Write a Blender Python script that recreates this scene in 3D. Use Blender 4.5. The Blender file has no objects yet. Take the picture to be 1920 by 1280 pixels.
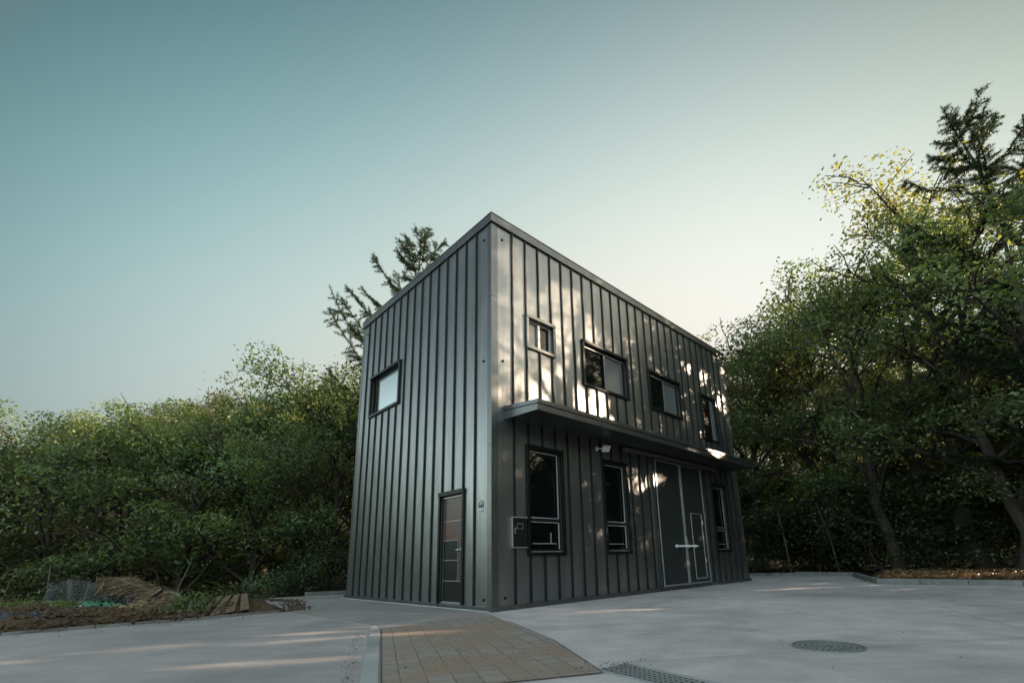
import bpy, bmesh, math, random
import numpy as np
from mathutils import Vector, Matrix
R = math.radians
sc = bpy.context.scene
C = sc.collection

# ------------------------------------------------------------------ camera
cam = bpy.data.cameras.new("camera"); camo = bpy.data.objects.new("camera", cam); C.objects.link(camo)
PITCH, ROLL = 0.236828, -0.027676
fw = Vector((0, math.cos(PITCH), math.sin(PITCH))); rt0 = Vector((1, 0, 0)); up0 = rt0.cross(fw)
rt = math.cos(ROLL)*rt0 + math.sin(ROLL)*up0; up = -math.sin(ROLL)*rt0 + math.cos(ROLL)*up0
M = Matrix((rt, up, -fw)).transposed().to_4x4(); M.translation = (0, 0, 0.9)
camo.matrix_world = M
cam.sensor_width = 36; cam.lens = 875.637/1920*36
cam.shift_x = -61.6/1920; cam.shift_y = 196.8/1920
cam.clip_end = 2000; cam.clip_start = 0.05
sc.camera = camo

# ------------------------------------------------------------------ sun, sky, exposure
SUN_AZ, SUN_EL = R(78), R(14.5)            # azimuth clockwise from +Y
S_DIR = np.array([math.sin(SUN_AZ)*math.cos(SUN_EL), math.cos(SUN_AZ)*math.cos(SUN_EL), math.sin(SUN_EL)])
sun = bpy.data.lights.new("sun", 'SUN'); sun.energy = 5.0; sun.angle = R(0.53); sun.color = (1.0, 0.76, 0.55)
suno = bpy.data.objects.new("sun", sun); C.objects.link(suno)
suno.rotation_euler = Vector(S_DIR).to_track_quat('Z', 'Y').to_euler()
suno.location = (60, 20, 40)
w = bpy.data.worlds.new("World"); sc.world = w; w.use_nodes = True
nt = w.node_tree; nt.nodes.clear()
sky = nt.nodes.new('ShaderNodeTexSky'); sky.sky_type = 'NISHITA'; sky.sun_disc = False
sky.sun_elevation = SUN_EL; sky.sun_rotation = SUN_AZ
sky.air_density = 1.0; sky.dust_density = 3.0; sky.ozone_density = 1.0; sky.altitude = 50
hs = nt.nodes.new('ShaderNodeHueSaturation'); hs.inputs['Saturation'].default_value = 0.60
tint = nt.nodes.new('ShaderNodeMix'); tint.data_type = 'RGBA'; tint.blend_type = 'MULTIPLY'
tint.inputs[0].default_value = 1.0; tint.inputs[7].default_value = (0.90, 1.14, 0.92, 1)
bg = nt.nodes.new('ShaderNodeBackground'); bg.inputs['Strength'].default_value = 0.10
wo = nt.nodes.new('ShaderNodeOutputWorld')
# painted sky grade: +Y glow with vignette falloff, a factor per world direction
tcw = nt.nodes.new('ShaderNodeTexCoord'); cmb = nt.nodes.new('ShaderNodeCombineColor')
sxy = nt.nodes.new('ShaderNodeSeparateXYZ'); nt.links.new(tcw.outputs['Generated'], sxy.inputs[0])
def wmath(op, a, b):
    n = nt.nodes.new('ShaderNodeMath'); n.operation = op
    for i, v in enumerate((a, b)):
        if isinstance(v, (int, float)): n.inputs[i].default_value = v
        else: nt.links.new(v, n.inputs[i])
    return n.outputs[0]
fy = wmath('ADD', wmath('MULTIPLY', sxy.outputs['Y'], -4.0), 0.6); fx = wmath('MULTIPLY', wmath('ADD', sxy.outputs['X'], 0.78), -16.0)  # sky fill added behind and far left to brighten ground, walls and trees
sky_fill = wmath('MAXIMUM', wmath('MAXIMUM', wmath('MINIMUM', fy, 2.7), wmath('MULTIPLY', wmath('MULTIPLY', wmath('MINIMUM', fx, 3.0), wmath('MINIMUM', wmath('MAXIMUM', wmath('ADD', wmath('MULTIPLY', sxy.outputs['Z'], 6.0), 0.15), 0.1), 1.0)), wmath('MAXIMUM', wmath('ADD', wmath('MULTIPLY', sxy.outputs['Z'], -2.1), 1.25), 0.0))), 0.35)
zz = wmath('MULTIPLY', sxy.outputs['Z'], sxy.outputs['Z'])
xx = wmath('MULTIPLY', sxy.outputs['X'], sxy.outputs['X']); xz = wmath('MULTIPLY', sxy.outputs['X'], sxy.outputs['Z'])
SKYFIT = [(-9.53, (-.797, 8.606, 5.504), 3.487, .028, 1.342), (-9.83, (-.509, 8.392, 5.218), 4.094, .987, .482), (-9.76, (-.238, 8.505, 4.136), 4.471, 2.121, .046)]
for k, (a, b, c1, c2, c3) in enumerate(SKYFIT):
    dp = nt.nodes.new('ShaderNodeVectorMath'); dp.operation = 'DOT_PRODUCT'; nt.links.new(tcw.outputs['Generated'], dp.inputs[0]); dp.inputs[1].default_value = b
    e = wmath('ADD', wmath('ADD', dp.outputs['Value'], a), wmath('ADD', wmath('MULTIPLY', xx, c1), wmath('ADD', wmath('MULTIPLY', zz, c2), wmath('MULTIPLY', xz, c3))))
    e = wmath('POWER', math.e, e)
    nt.links.new(wmath('MINIMUM', wmath('MAXIMUM', e, wmath('MULTIPLY', sky_fill, (1.2, .96, 1.06)[k])), 3.0), cmb.inputs[k])
grade = nt.nodes.new('ShaderNodeMix'); grade.data_type = 'RGBA'; grade.blend_type = 'MULTIPLY'; grade.inputs[0].default_value = 1.0
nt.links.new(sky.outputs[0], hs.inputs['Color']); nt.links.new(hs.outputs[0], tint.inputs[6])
nt.links.new(tint.outputs[2], grade.inputs[6]); nt.links.new(cmb.outputs[0], grade.inputs[7])
nt.links.new(grade.outputs[2], bg.inputs['Color']); nt.links.new(bg.outputs[0], wo.inputs[0])
sc.view_settings.view_transform = 'Standard'; sc.view_settings.look = 'None'
sc.view_settings.exposure = 1.5; sc.view_settings.gamma = 1.0
sc.cycles.max_bounces = 6; sc.cycles.diffuse_bounces = 3; sc.cycles.glossy_bounces = 3
sc.cycles.transmission_bounces = 4; sc.cycles.transparent_max_bounces = 6
sc.cycles.caustics_reflective = False; sc.cycles.caustics_refractive = False

# ------------------------------------------------------------------ helpers
def tag(o, label=None, cat=None, group=None, kind=None):
    if label: o['label'] = label
    if cat: o['category'] = cat
    if group: o['group'] = group
    if kind: o['kind'] = kind
    return o
def empty(name, loc, label=None, cat=None, group=None):
    o = bpy.data.objects.new(name, None); o.empty_display_size = 0.3; C.objects.link(o); o.location = loc
    return tag(o, label, cat, group)

def mat(name, color, rough=0.6, metal=0.0, spec=0.5):
    m = bpy.data.materials.new(name); m.use_nodes = True
    p = m.node_tree.nodes['Principled BSDF']
    p.inputs['Base Color'].default_value = (*color, 1); p.inputs['Roughness'].default_value = rough
    p.inputs['Metallic'].default_value = metal; p.inputs['Specular IOR Level'].default_value = spec
    return m
def nodes(m): return m.node_tree.nodes, m.node_tree.links, m.node_tree.nodes['Principled BSDF']
def ramp(N, stops):
    r = N.new('ShaderNodeValToRGB'); e = r.color_ramp.elements
    while len(e) < len(stops): e.new(0.5)
    for k, (p, c) in enumerate(stops):
        e[k].position = p; e[k].color = (*c, 1) if len(c) == 3 else c
    return r
def noise(N, L, vec, scale, detail=4, rough=0.55, dist=0.0):
    n = N.new('ShaderNodeTexNoise'); n.inputs['Scale'].default_value = scale; n.inputs['Detail'].default_value = detail
    n.inputs['Roughness'].default_value = rough; n.inputs['Distortion'].default_value = dist
    if vec is not None: L.new(vec, n.inputs['Vector'])
    return n
def mixrgb(N, L, a, b, fac, mode='MIX'):
    x = N.new('ShaderNodeMix'); x.data_type = 'RGBA'; x.blend_type = mode
    for sock, v in ((x.inputs[6], a), (x.inputs[7], b), (x.inputs[0], fac)):
        if hasattr(v, 'links'): L.new(v, sock)
        elif isinstance(v, (int, float)): sock.default_value = v
        else: sock.default_value = (*v, 1)
    return x.outputs[2]
def bump(N, L, p, h, strength, dist=0.02):
    b = N.new('ShaderNodeBump'); b.inputs['Strength'].default_value = strength; b.inputs['Distance'].default_value = dist
    L.new(h, b.inputs['Height']); L.new(b.outputs[0], p.inputs['Normal'])

def arr_mesh(name, V, F, mats=None, smooth=False, midx=None, attr=None):
    """V (n,3); F list of (k,m) int arrays (each array has one polygon size)"""
    me = bpy.data.meshes.new(name)
    V = np.asarray(V, dtype=np.float32); me.vertices.add(len(V)); me.vertices.foreach_set('co', V.ravel())
    Fs = [np.asarray(f, dtype=np.int32) for f in F if len(f)]
    loops = np.concatenate([f.ravel() for f in Fs]); sizes = np.concatenate([np.full(len(f), f.shape[1], dtype=np.int32) for f in Fs])
    me.loops.add(len(loops)); me.loops.foreach_set('vertex_index', loops)
    st = np.concatenate([[0], np.cumsum(sizes)[:-1]]).astype(np.int32)
    me.polygons.add(len(sizes)); me.polygons.foreach_set('loop_start', st); me.polygons.foreach_set('loop_total', sizes)
    if smooth: me.polygons.foreach_set('use_smooth', np.ones(len(sizes), dtype=bool))
    if midx is not None: me.polygons.foreach_set('material_index', midx)
    me.update(calc_edges=True); me.validate()
    if attr is not None:
        a = me.attributes.new('tint', 'FLOAT', 'POINT'); a.data.foreach_set('value', np.asarray(attr, dtype=np.float32))
    for m in (mats or []): me.materials.append(m)
    return me

class MB:
    def __init__(s): s.v = []; s.f = []
    def quad(s, a, b, c, d):
        i = len(s.v); s.v += [tuple(a), tuple(b), tuple(c), tuple(d)]; s.f.append((i, i+1, i+2, i+3)); return s
    def poly(s, pts):
        i = len(s.v); s.v += [tuple(p) for p in pts]; s.f.append(tuple(range(i, i+len(pts)))); return s
    def hexa(s, p):   # 8 points: bottom 4 (ccw), top 4
        i = len(s.v); s.v += [tuple(q) for q in p]
        for q in ((0, 3, 2, 1), (4, 5, 6, 7), (0, 1, 5, 4), (1, 2, 6, 5), (2, 3, 7, 6), (3, 0, 4, 7)): s.f.append(tuple(i+k for k in q))
        return s
    def box(s, x0, x1, y0, y1, z0, z1):
        return s.hexa([(x0, y0, z0), (x1, y0, z0), (x1, y1, z0), (x0, y1, z0), (x0, y0, z1), (x1, y0, z1), (x1, y1, z1), (x0, y1, z1)])
    def tube(s, pts, rad, n=8, caps=True):
        pts = [Vector(p) for p in pts]; rad = rad if isinstance(rad, (list, tuple)) else [rad]*len(pts)
        i0 = len(s.v)
        for k, p in enumerate(pts):
            d = (pts[min(k+1, len(pts)-1)] - pts[max(k-1, 0)]).normalized()
            a = d.cross(Vector((0, 0, 1)) if abs(d.z) < .9 else Vector((1, 0, 0))).normalized(); b = d.cross(a)
            for j in range(n):
                t = 2*math.pi*j/n; s.v.append(tuple(p + rad[k]*(math.cos(t)*a + math.sin(t)*b)))
        for k in range(len(pts)-1):
            for j in range(n):
                s.f.append((i0+k*n+j, i0+k*n+(j+1) % n, i0+(k+1)*n+(j+1) % n, i0+(k+1)*n+j))
        if caps:
            s.f.append(tuple(i0+j for j in reversed(range(n)))); e = i0+(len(pts)-1)*n; s.f.append(tuple(e+j for j in range(n)))
        return s
    def build(s, name, m, parent=None, base=(0, 0, 0), bevel=0.0, smooth=False, fix=True):
        me = bpy.data.meshes.new(name); b = Vector(base)
        me.from_pydata([tuple(Vector(v)-b) for v in s.v], [], s.f); me.materials.append(m)
        if fix:
            bm = bmesh.new(); bm.from_mesh(me); bmesh.ops.recalc_face_normals(bm, faces=bm.faces); bm.to_mesh(me); bm.free()
        if smooth: me.polygons.foreach_set('use_smooth', [True]*len(me.polygons))
        o = bpy.data.objects.new(name, me); C.objects.link(o)
        if parent: o.parent = parent
        else: o.location = b
        if bevel:
            md = o.modifiers.new('bevel', 'BEVEL'); md.width = bevel; md.segments = 2; md.limit_method = 'ANGLE'; md.angle_limit = R(40)
        return o

# ------------------------------------------------------------------ materials
YAW = 0.776224
def steel(name, base, rough, ribs):
    m = mat(name, base, rough, 0.85, 0.5); N, L, p = nodes(m)
    tc = N.new('ShaderNodeTexCoord'); mp = N.new('ShaderNodeMapping'); mp.inputs['Rotation'].default_value = (0, 0, -YAW)
    L.new(tc.outputs['Object'], mp.inputs['Vector'])
    sx = N.new('ShaderNodeSeparateXYZ'); L.new(mp.outputs[0], sx.inputs[0])
    # dust runs: noise stretched vertically
    mp2 = N.new('ShaderNodeMapping'); mp2.inputs['Scale'].default_value = (3.5, 3.5, 0.35); L.new(mp.outputs[0], mp2.inputs['Vector'])
    n1 = noise(N, L, mp2.outputs[0], 1.6, 5, .6); n2 = noise(N, L, mp.outputs[0], 0.7, 3)
    r1 = ramp(N, [(.3, tuple(c*.86 for c in base)), (.75, tuple(c*1.18+.002 for c in base))]); L.new(n1.outputs['Fac'], r1.inputs[0])
    L.new(r1.outputs[0], p.inputs['Base Color'])
    rr = N.new('ShaderNodeMapRange'); rr.inputs['To Min'].default_value = rough-.06; rr.inputs['To Max'].default_value = rough+.09
    L.new(n2.outputs['Fac'], rr.inputs['Value']); L.new(rr.outputs[0], p.inputs['Roughness'])
    if ribs:
        ad = N.new('ShaderNodeMath'); ad.operation = 'ADD'; L.new(sx.outputs['X'], ad.inputs[0]); L.new(sx.outputs['Y'], ad.inputs[1])
        mu = N.new('ShaderNodeMath'); mu.operation = 'MULTIPLY'; L.new(ad.outputs[0], mu.inputs[0]); mu.inputs[1].default_value = 2*math.pi/0.036
        sn = N.new('ShaderNodeMath'); sn.operation = 'SINE'; L.new(mu.outputs[0], sn.inputs[0])
        n3 = noise(N, L, mp.outputs[0], 1.1, 2)
        mm = N.new('ShaderNodeMath'); mm.operation = 'MULTIPLY_ADD'; L.new(n3.outputs['Fac'], mm.inputs[0]); mm.inputs[1].default_value = 5.0; L.new(sn.outputs[0], mm.inputs[2])
        b1 = N.new('ShaderNodeBump'); b1.inputs['Strength'].default_value = .35; b1.inputs['Distance'].default_value = .0016; L.new(mm.outputs[0], b1.inputs['Height'])
        mp4 = N.new('ShaderNodeMapping'); mp4.inputs['Scale'].default_value = (2.4, 2.4, .9); L.new(mp.outputs[0], mp4.inputs['Vector']); n4 = noise(N, L, mp4.outputs[0], 1.0, 2, .4)
        b2 = N.new('ShaderNodeBump'); b2.inputs['Strength'].default_value = .22; b2.inputs['Distance'].default_value = .05; L.new(n4.outputs['Fac'], b2.inputs['Height']); L.new(b1.outputs[0], b2.inputs['Normal']); L.new(b2.outputs[0], p.inputs['Normal'])
    return m
M_PANEL = steel('charcoal_panel', (.20, .207, .207), .29, True)
M_SEAM = mat('black_seam', (.008, .009, .009), .55, 0, .3)  # near-black seams, much darker than the panel metal
M_TRIM = steel('charcoal_trim', (.125, .131, .131), .32, False)
M_DARK = mat('dark_frame', (.006, .007, .007), .5, 0, .22)
M_ALU = mat('brushed_aluminium', (.50, .51, .51), .36, .9)
M_ALUP = mat('pale_gasket_frame', (.40, .41, .405), .4, .3)
M_WHITE = mat('white_paint', (.78, .78, .76), .45)
def glassm(name, col, rough, metal, spec=.5, ior=1.5):
    m = mat(name, col, rough, metal, spec); N, L, p = nodes(m); p.inputs['IOR'].default_value = ior
    tc = N.new('ShaderNodeTexCoord'); n = noise(N, L, tc.outputs['Object'], 2.2, 2); bump(N, L, p, n.outputs['Fac'], .05, .02)
    return m
M_GLASS = glassm('dark_glass', (.004, .005, .005), .03, 0, .35, 1.45)
M_FILM = glassm('frosted_film_glass', (.10, .105, .11), .16, 0, .4)
M_PALE = glassm('pale_mirror_glass', (.55, .62, .60), .12, .75)
M_DOORD = mat('sliding_door_sheet', (.022, .025, .025), .5, .2, .4)

def concrete(name, c, scale=1.0, dirt=None, dark=.8):
    m = mat(name, c, .78, 0, .35); N, L, p = nodes(m)
    tc = N.new('ShaderNodeTexCoord'); v = tc.outputs['Object']
    big = noise(N, L, v, .35*scale, 5, .55, .6); mid = noise(N, L, v, 2.2*scale, 6, .6, .3); fine = noise(N, L, v, 45, 3, .6)
    r1 = ramp(N, [(.30, tuple(k*dark*.88 for k in c)), (.52, c), (.72, tuple(min(1, k*1.12) for k in c))]); L.new(big.outputs['Fac'], r1.inputs[0])
    r2 = ramp(N, [(.30, (.74, .74, .745)), (.6, (1, 1, 1))]); L.new(mid.outputs['Fac'], r2.inputs[0])
    o = mixrgb(N, L, r1.outputs[0], r2.outputs[0], .75, 'MULTIPLY')
    r3 = ramp(N, [(.25, (.86, .86, .86)), (.75, (1.08, 1.08, 1.08))]); L.new(fine.outputs['Fac'], r3.inputs[0])
    o = mixrgb(N, L, o, r3.outputs[0], .8, 'MULTIPLY')
    # trowel marks
    mp = N.new('ShaderNodeMapping'); mp.inputs['Scale'].default_value = (.5, 3.0, 1); mp.inputs['Rotation'].default_value = (0, 0, R(20)); L.new(v, mp.inputs['Vector'])
    tr = noise(N, L, mp.outputs[0], 1.7, 5, .65); r5 = ramp(N, [(.35, (.88, .88, .89)), (.62, (1.04, 1.04, 1.03))]); L.new(tr.outputs['Fac'], r5.inputs[0])
    o = mixrgb(N, L, o, r5.outputs[0], .8, 'MULTIPLY')
    # small dark spots
    vo = N.new('ShaderNodeTexVoronoi'); vo.inputs['Scale'].default_value = 2.6; L.new(v, vo.inputs['Vector'])
    r6 = ramp(N, [(.02, (1, 1, 1)), (.045, (0, 0, 0))]); L.new(vo.outputs['Distance'], r6.inputs[0])
    o = mixrgb(N, L, o, (.10, .095, .085), mulf(N, L, r6.outputs[0], .6))
    if dirt:
        nd = noise(N, L, v, dirt[1], 6, .65, .8); rd = ramp(N, [(dirt[2], (0, 0, 0)), (dirt[3], (1, 1, 1))]); L.new(nd.outputs['Fac'], rd.inputs[0])
        o = mixrgb(N, L, o, dirt[0], mulf(N, L, rd.outputs[0], .75))
    L.new(o, p.inputs['Base Color'])
    rg = N.new('ShaderNodeMapRange'); rg.inputs['To Min'].default_value = .55; rg.inputs['To Max'].default_value = .9
    L.new(mid.outputs['Fac'], rg.inputs['Value']); L.new(rg.outputs[0], p.inputs['Roughness'])
    ad = N.new('ShaderNodeMath'); ad.operation = 'MULTIPLY_ADD'; L.new(fine.outputs['Fac'], ad.inputs[0]); ad.inputs[1].default_value = .25; L.new(tr.outputs['Fac'], ad.inputs[2])
    bump(N, L, p, ad.outputs[0], .25, .01)
    return m
def mulf(N, L, s, k):
    x = N.new('ShaderNodeMath'); x.operation = 'MULTIPLY'; L.new(s, x.inputs[0]); x.inputs[1].default_value = k; return x.outputs[0]
M_CONC = concrete('lot_concrete', (.50, .455, .44), 1.0, ((.24, .20, .16), .5, .60, .80))
M_SLAB = concrete('slab_concrete', (.36, .33, .32), .6)
M_DULL = concrete('dull_concrete', (.29, .275, .26), 1.4, ((.22, .16, .11), .6, .48, .72))
M_KERBR = concrete('dark_kerb', (.20, .205, .20), 2.0, ((.08, .085, .07), 1.2, .5, .7))  # darker grey than the plain kerb concrete
M_KERB = concrete('kerb_concrete', (.33, .335, .33), 2.0, ((.10, .11, .09), 1.2, .55, .75))

def pavers(name):
    m = mat(name, (.25, .25, .24), .8, 0, .3); N, L, p = nodes(m)
    tc = N.new('ShaderNodeTexCoord'); mp = N.new('ShaderNodeMapping'); mp.inputs['Rotation'].default_value = (0, 0, R(-19.3)); L.new(tc.outputs['Object'], mp.inputs['Vector'])
    br = N.new('ShaderNodeTexBrick'); br.offset = 0.0; br.squash = 1.0; L.new(mp.outputs[0], br.inputs['Vector'])
    br.inputs['Scale'].default_value = 1.0; br.inputs['Brick Width'].default_value = .2; br.inputs['Row Height'].default_value = .2
    br.inputs['Mortar Size'].default_value = .005; br.inputs['Mortar Smooth'].default_value = .3; br.inputs['Bias'].default_value = 0
    br.inputs['Color1'].default_value = (.225, .20, .178, 1); br.inputs['Color2'].default_value = (.285, .256, .228, 1); br.inputs['Mortar'].default_value = (.07, .06, .05, 1)
    v = tc.outputs['Object']
    nd = noise(N, L, v, .9, 6, .62, .7); rd = ramp(N, [(.36, (0, 0, 0)), (.62, (1, 1, 1))]); L.new(nd.outputs['Fac'], rd.inputs[0])
    o = mixrgb(N, L, br.outputs['Color'], (.25, .18, .13), mulf(N, L, rd.outputs[0], .85))
    n2 = noise(N, L, v, 5.5, 8, .75, 1.2); r2 = ramp(N, [(.60, (0, 0, 0)), (.68, (1, 1, 1))]); L.new(n2.outputs['Fac'], r2.inputs[0])
    o = mixrgb(N, L, o, (.21, .115, .06), mulf(N, L, r2.outputs[0], .7))
    f = noise(N, L, v, 60, 3); r3 = ramp(N, [(.25, (.8, .8, .8)), (.75, (1.12, 1.12, 1.12))]); L.new(f.outputs['Fac'], r3.inputs[0])
    o = mixrgb(N, L, o, r3.outputs[0], .8, 'MULTIPLY'); L.new(o, p.inputs['Base Color'])
    iv = N.new('ShaderNodeMath'); iv.operation = 'SUBTRACT'; iv.inputs[0].default_value = 1; L.new(br.outputs['Fac'], iv.inputs[1])
    bump(N, L, p, iv.outputs[0], .5, .006)
    return m
M_PAVE = pavers('concrete_pavers')
def soilm(name, a, b, c, scale=3.0, bs=.8, bd=.06):
    m = mat(name, a, .95, 0, .15); N, L, p = nodes(m); tc = N.new('ShaderNodeTexCoord'); v = tc.outputs['Object']
    n1 = noise(N, L, v, scale, 9, .7, .5); n2 = noise(N, L, v, scale*9, 5, .7)
    r = ramp(N, [(.3, a), (.5, b), (.72, c)]); L.new(n1.outputs['Fac'], r.inputs[0])
    r2 = ramp(N, [(.3, (.55, .55, .55)), (.7, (1.25, 1.25, 1.25))]); L.new(n2.outputs['Fac'], r2.inputs[0])
    L.new(mixrgb(N, L, r.outputs[0], r2.outputs[0], .9, 'MULTIPLY'), p.inputs['Base Color'])
    bump(N, L, p, n2.outputs['Fac'], bs, bd); return m
M_FLOOR = soilm('forest_floor', (.022, .020, .014), (.040, .032, .018), (.05, .052, .022), .8)
M_SOIL = soilm('brown_soil', (.055, .039, .026), (.11, .073, .045), (.15, .108, .07), 1.6)
M_LITTER = soilm('leaf_litter_soil', (.085, .054, .03), (.135, .085, .042), (.18, .12, .065), 2.5)
def barkm(name, a, b):
    m = mat(name, a, .9, 0, .2); N, L, p = nodes(m); tc = N.new('ShaderNodeTexCoord'); mp = N.new('ShaderNodeMapping'); mp.inputs['Scale'].default_value = (6, 6, 1.2)
    L.new(tc.outputs['Object'], mp.inputs['Vector']); n = noise(N, L, mp.outputs[0], 2.5, 7, .7); r = ramp(N, [(.35, a), (.7, b)]); L.new(n.outputs['Fac'], r.inputs[0])
    L.new(r.outputs[0], p.inputs['Base Color']); bump(N, L, p, n.outputs['Fac'], .8, .03); return m
M_BARK = barkm('grey_brown_bark', (.035, .029, .023), (.085, .073, .06))
M_BARKP = barkm('pale_bark', (.07, .063, .053), (.17, .155, .135))
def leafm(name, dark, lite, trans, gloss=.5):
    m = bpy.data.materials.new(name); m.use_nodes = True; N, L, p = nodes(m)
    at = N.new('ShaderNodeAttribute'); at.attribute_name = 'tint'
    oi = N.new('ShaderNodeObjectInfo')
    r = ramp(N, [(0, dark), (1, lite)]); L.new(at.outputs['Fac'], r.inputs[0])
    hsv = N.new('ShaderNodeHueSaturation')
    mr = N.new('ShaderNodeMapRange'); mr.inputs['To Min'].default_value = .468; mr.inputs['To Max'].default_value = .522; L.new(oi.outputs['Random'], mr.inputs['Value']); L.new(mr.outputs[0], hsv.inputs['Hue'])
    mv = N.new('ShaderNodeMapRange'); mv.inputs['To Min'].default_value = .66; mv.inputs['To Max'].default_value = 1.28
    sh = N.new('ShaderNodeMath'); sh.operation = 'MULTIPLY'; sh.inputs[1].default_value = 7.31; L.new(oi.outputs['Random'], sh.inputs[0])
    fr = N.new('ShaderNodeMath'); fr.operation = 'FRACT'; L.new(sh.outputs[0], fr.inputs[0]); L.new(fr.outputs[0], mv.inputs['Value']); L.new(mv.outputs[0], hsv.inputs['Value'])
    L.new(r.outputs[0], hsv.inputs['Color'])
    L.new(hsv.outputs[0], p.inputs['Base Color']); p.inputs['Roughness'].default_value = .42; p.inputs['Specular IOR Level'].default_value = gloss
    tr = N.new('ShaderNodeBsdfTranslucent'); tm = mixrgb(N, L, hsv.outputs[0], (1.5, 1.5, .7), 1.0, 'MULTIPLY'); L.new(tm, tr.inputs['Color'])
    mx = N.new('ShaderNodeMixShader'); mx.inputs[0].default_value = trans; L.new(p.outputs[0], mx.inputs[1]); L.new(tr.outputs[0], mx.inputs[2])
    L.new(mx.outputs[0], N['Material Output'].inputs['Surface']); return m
M_LEAF = leafm('mid_green_leaves', (.055, .085, .034), (.195, .25, .10), .5)
M_LEAFO = leafm('olive_leaves', (.082, .092, .036), (.245, .25, .10), .52)
M_LEAFD = leafm('deep_green_leaves', (.046, .076, .036), (.158, .22, .098), .46)
M_SHRUB = leafm('shaded_undergrowth_leaves', (.024, .036, .018), (.070, .095, .045), .35)  # understorey shade put into these leaves, darker than the crown leaves
M_NEEDLE = leafm('conifer_needles', (.018, .030, .019), (.042, .060, .032), .22, .15)

# ------------------------------------------------------------------ ground and paving
def in_poly(px, py, poly):
    ins = np.zeros(px.shape, bool); n = len(poly); j = n-1
    for i in range(n):
        xi, yi = poly[i]; xj, yj = poly[j]
        c = ((yi > py) != (yj > py)) & (px < (xj-xi)*(py-yi)/(yj-yi+1e-12)+xi); ins ^= c; j = i
    return ins
def dist_poly(px, py, poly):
    d = np.full(px.shape, 1e9); n = len(poly)
    for i in range(n):
        ax, ay = poly[i]; bx, by = poly[(i+1) % n]; dx, dy = bx-ax, by-ay
        t = np.clip(((px-ax)*dx+(py-ay)*dy)/(dx*dx+dy*dy), 0, 1); d = np.minimum(d, np.hypot(px-ax-t*dx, py-ay-t*dy))
    return np.where(in_poly(px, py, poly), 0, d)
PAD = [(-20, -3.0), (-8.27, 7.44), (-6.65, 8.76), (-5.44, 9.92), (-5.75, 10.6), (-9.2, 14.35), (-6.22, 15.35), (-4.0, 19.5), (2, 20.9), (8.26, 20.6), (10.1, 19.85), (11.08, 17.68),
       (9.72, 15.03), (9.06, 13.46), (10.91, 11.25), (17, 4.0), (24, -14), (-22, -16)]
def sstep(x, a, b):
    t = np.clip((x-a)/(b-a), 0, 1); return t*t*(3-2*t)
def terrain(x, y):
    x = np.asarray(x, float); y = np.asarray(y, float)
    d = dist_poly(x, y, PAD)
    az = np.degrees(np.arctan2(x, np.maximum(y, -1e9))); D = np.hypot(x, y)
    left = sstep(-az, 14, 30)
    bed = (1-sstep(dist_poly(x, y, [(-30, 2), (-8.3, 7.5), (-6.9, 8.6), (-8.2, 10.4), (-13.5, 13.2), (-30, 8)]), .1, 2.2))
    z = -0.12 - left*(1-bed)*3.6*sstep(d, .2, 8) + (1-left)*.02*np.minimum(d, 10)
    z = z + bed*.10*sstep(d, 0, 1.0)
    z = z + sstep(D, 34, 95)*16*(1-sstep(-az, 56, 66)) + .06*np.sin(x*1.3+y*.7)*sstep(d, .5, 4)
    z = np.where(d <= .05, -.12, z)
    return z
xs = np.unique(np.concatenate([np.linspace(-400, -40, 25), np.linspace(-40, 40, 161), np.linspace(40, 400, 25)]))
gx, gy = np.meshgrid(xs, xs); gz = terrain(gx, gy); n = len(xs)
V = np.stack([gx.ravel(), gy.ravel(), gz.ravel()], 1); idx = np.arange(n*n).reshape(n, n)
F = np.stack([idx[:-1, :-1].ravel(), idx[:-1, 1:].ravel(), idx[1:, 1:].ravel(), idx[1:, :-1].ravel()], 1)
gob = bpy.data.objects.new('ground', arr_mesh('ground', V, [F], [M_FLOOR], True)); C.objects.link(gob); tag(gob, kind='structure')

def sheet(name, poly, z, m, thick=.1):
    mb = MB(); n = len(poly); mb.poly([(x, y, z) for x, y in poly])
    for i in range(n):
        a, b = poly[i], poly[(i+1) % n]; mb.quad((*a, z-thick), (*b, z-thick), (*b, z), (*a, z))
    return tag(mb.build(name, m), kind='structure')
sheet('concrete_lot', PAD, 0.0, M_CONC, .3)
SLAB = [(-20, -3.0), (-8.27, 7.44), (-6.65, 8.76), (-5.44, 9.92), (-5.25, 9.90), (-2.67, 7.42), (-2.58, 7.12), (-1.50, 4.0), (-.55, 1.2), (.8, -3), (-8, -9)]
sheet('parking_slab', SLAB, .006, M_SLAB, .004)
sheet('side_pavement', [(-5.22, 9.94), (-5.55, 10.6), (-8.9, 14.25), (-6.3, 15.1), (-5.66, 13.58), (-1.12, 8.80), (-.72, 7.62), (-2.40, 7.05), (-2.62, 7.48)], .004, M_DULL, .003)
sheet('paver_walk', [(-2.385, 7.02), (-1.20, 3.60), (-.38, 3.83), (.40, 4.06), (.24, 4.75), (.02, 5.68), (-.29, 6.5), (-.66, 7.45), (-.95, 8.25), (-1.7, 8.0)], .009, M_PAVE, .004)
# flush kerb stones along the paver walk, each about 1 m long
mb = MB(); A0, A1 = Vector((-2.49, 7.06)), Vector((-.95, 2.6)); dd = (A1-A0); Ln = dd.length; dd.normalize(); nn = Vector((-dd.y, dd.x))
t = 0
while t < Ln-.3:
    a = A0+dd*t; b = A0+dd*min(Ln, t+.985)
    P = [a-nn*.068, b-nn*.068, b+nn*.068, a+nn*.068]
    mb.hexa([(q.x, q.y, -.05) for q in P]+[(q.x, q.y, .016) for q in P]); t += 1.0
tag(mb.build('flush_kerb', M_KERB, bevel=.006), kind='structure')
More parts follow.
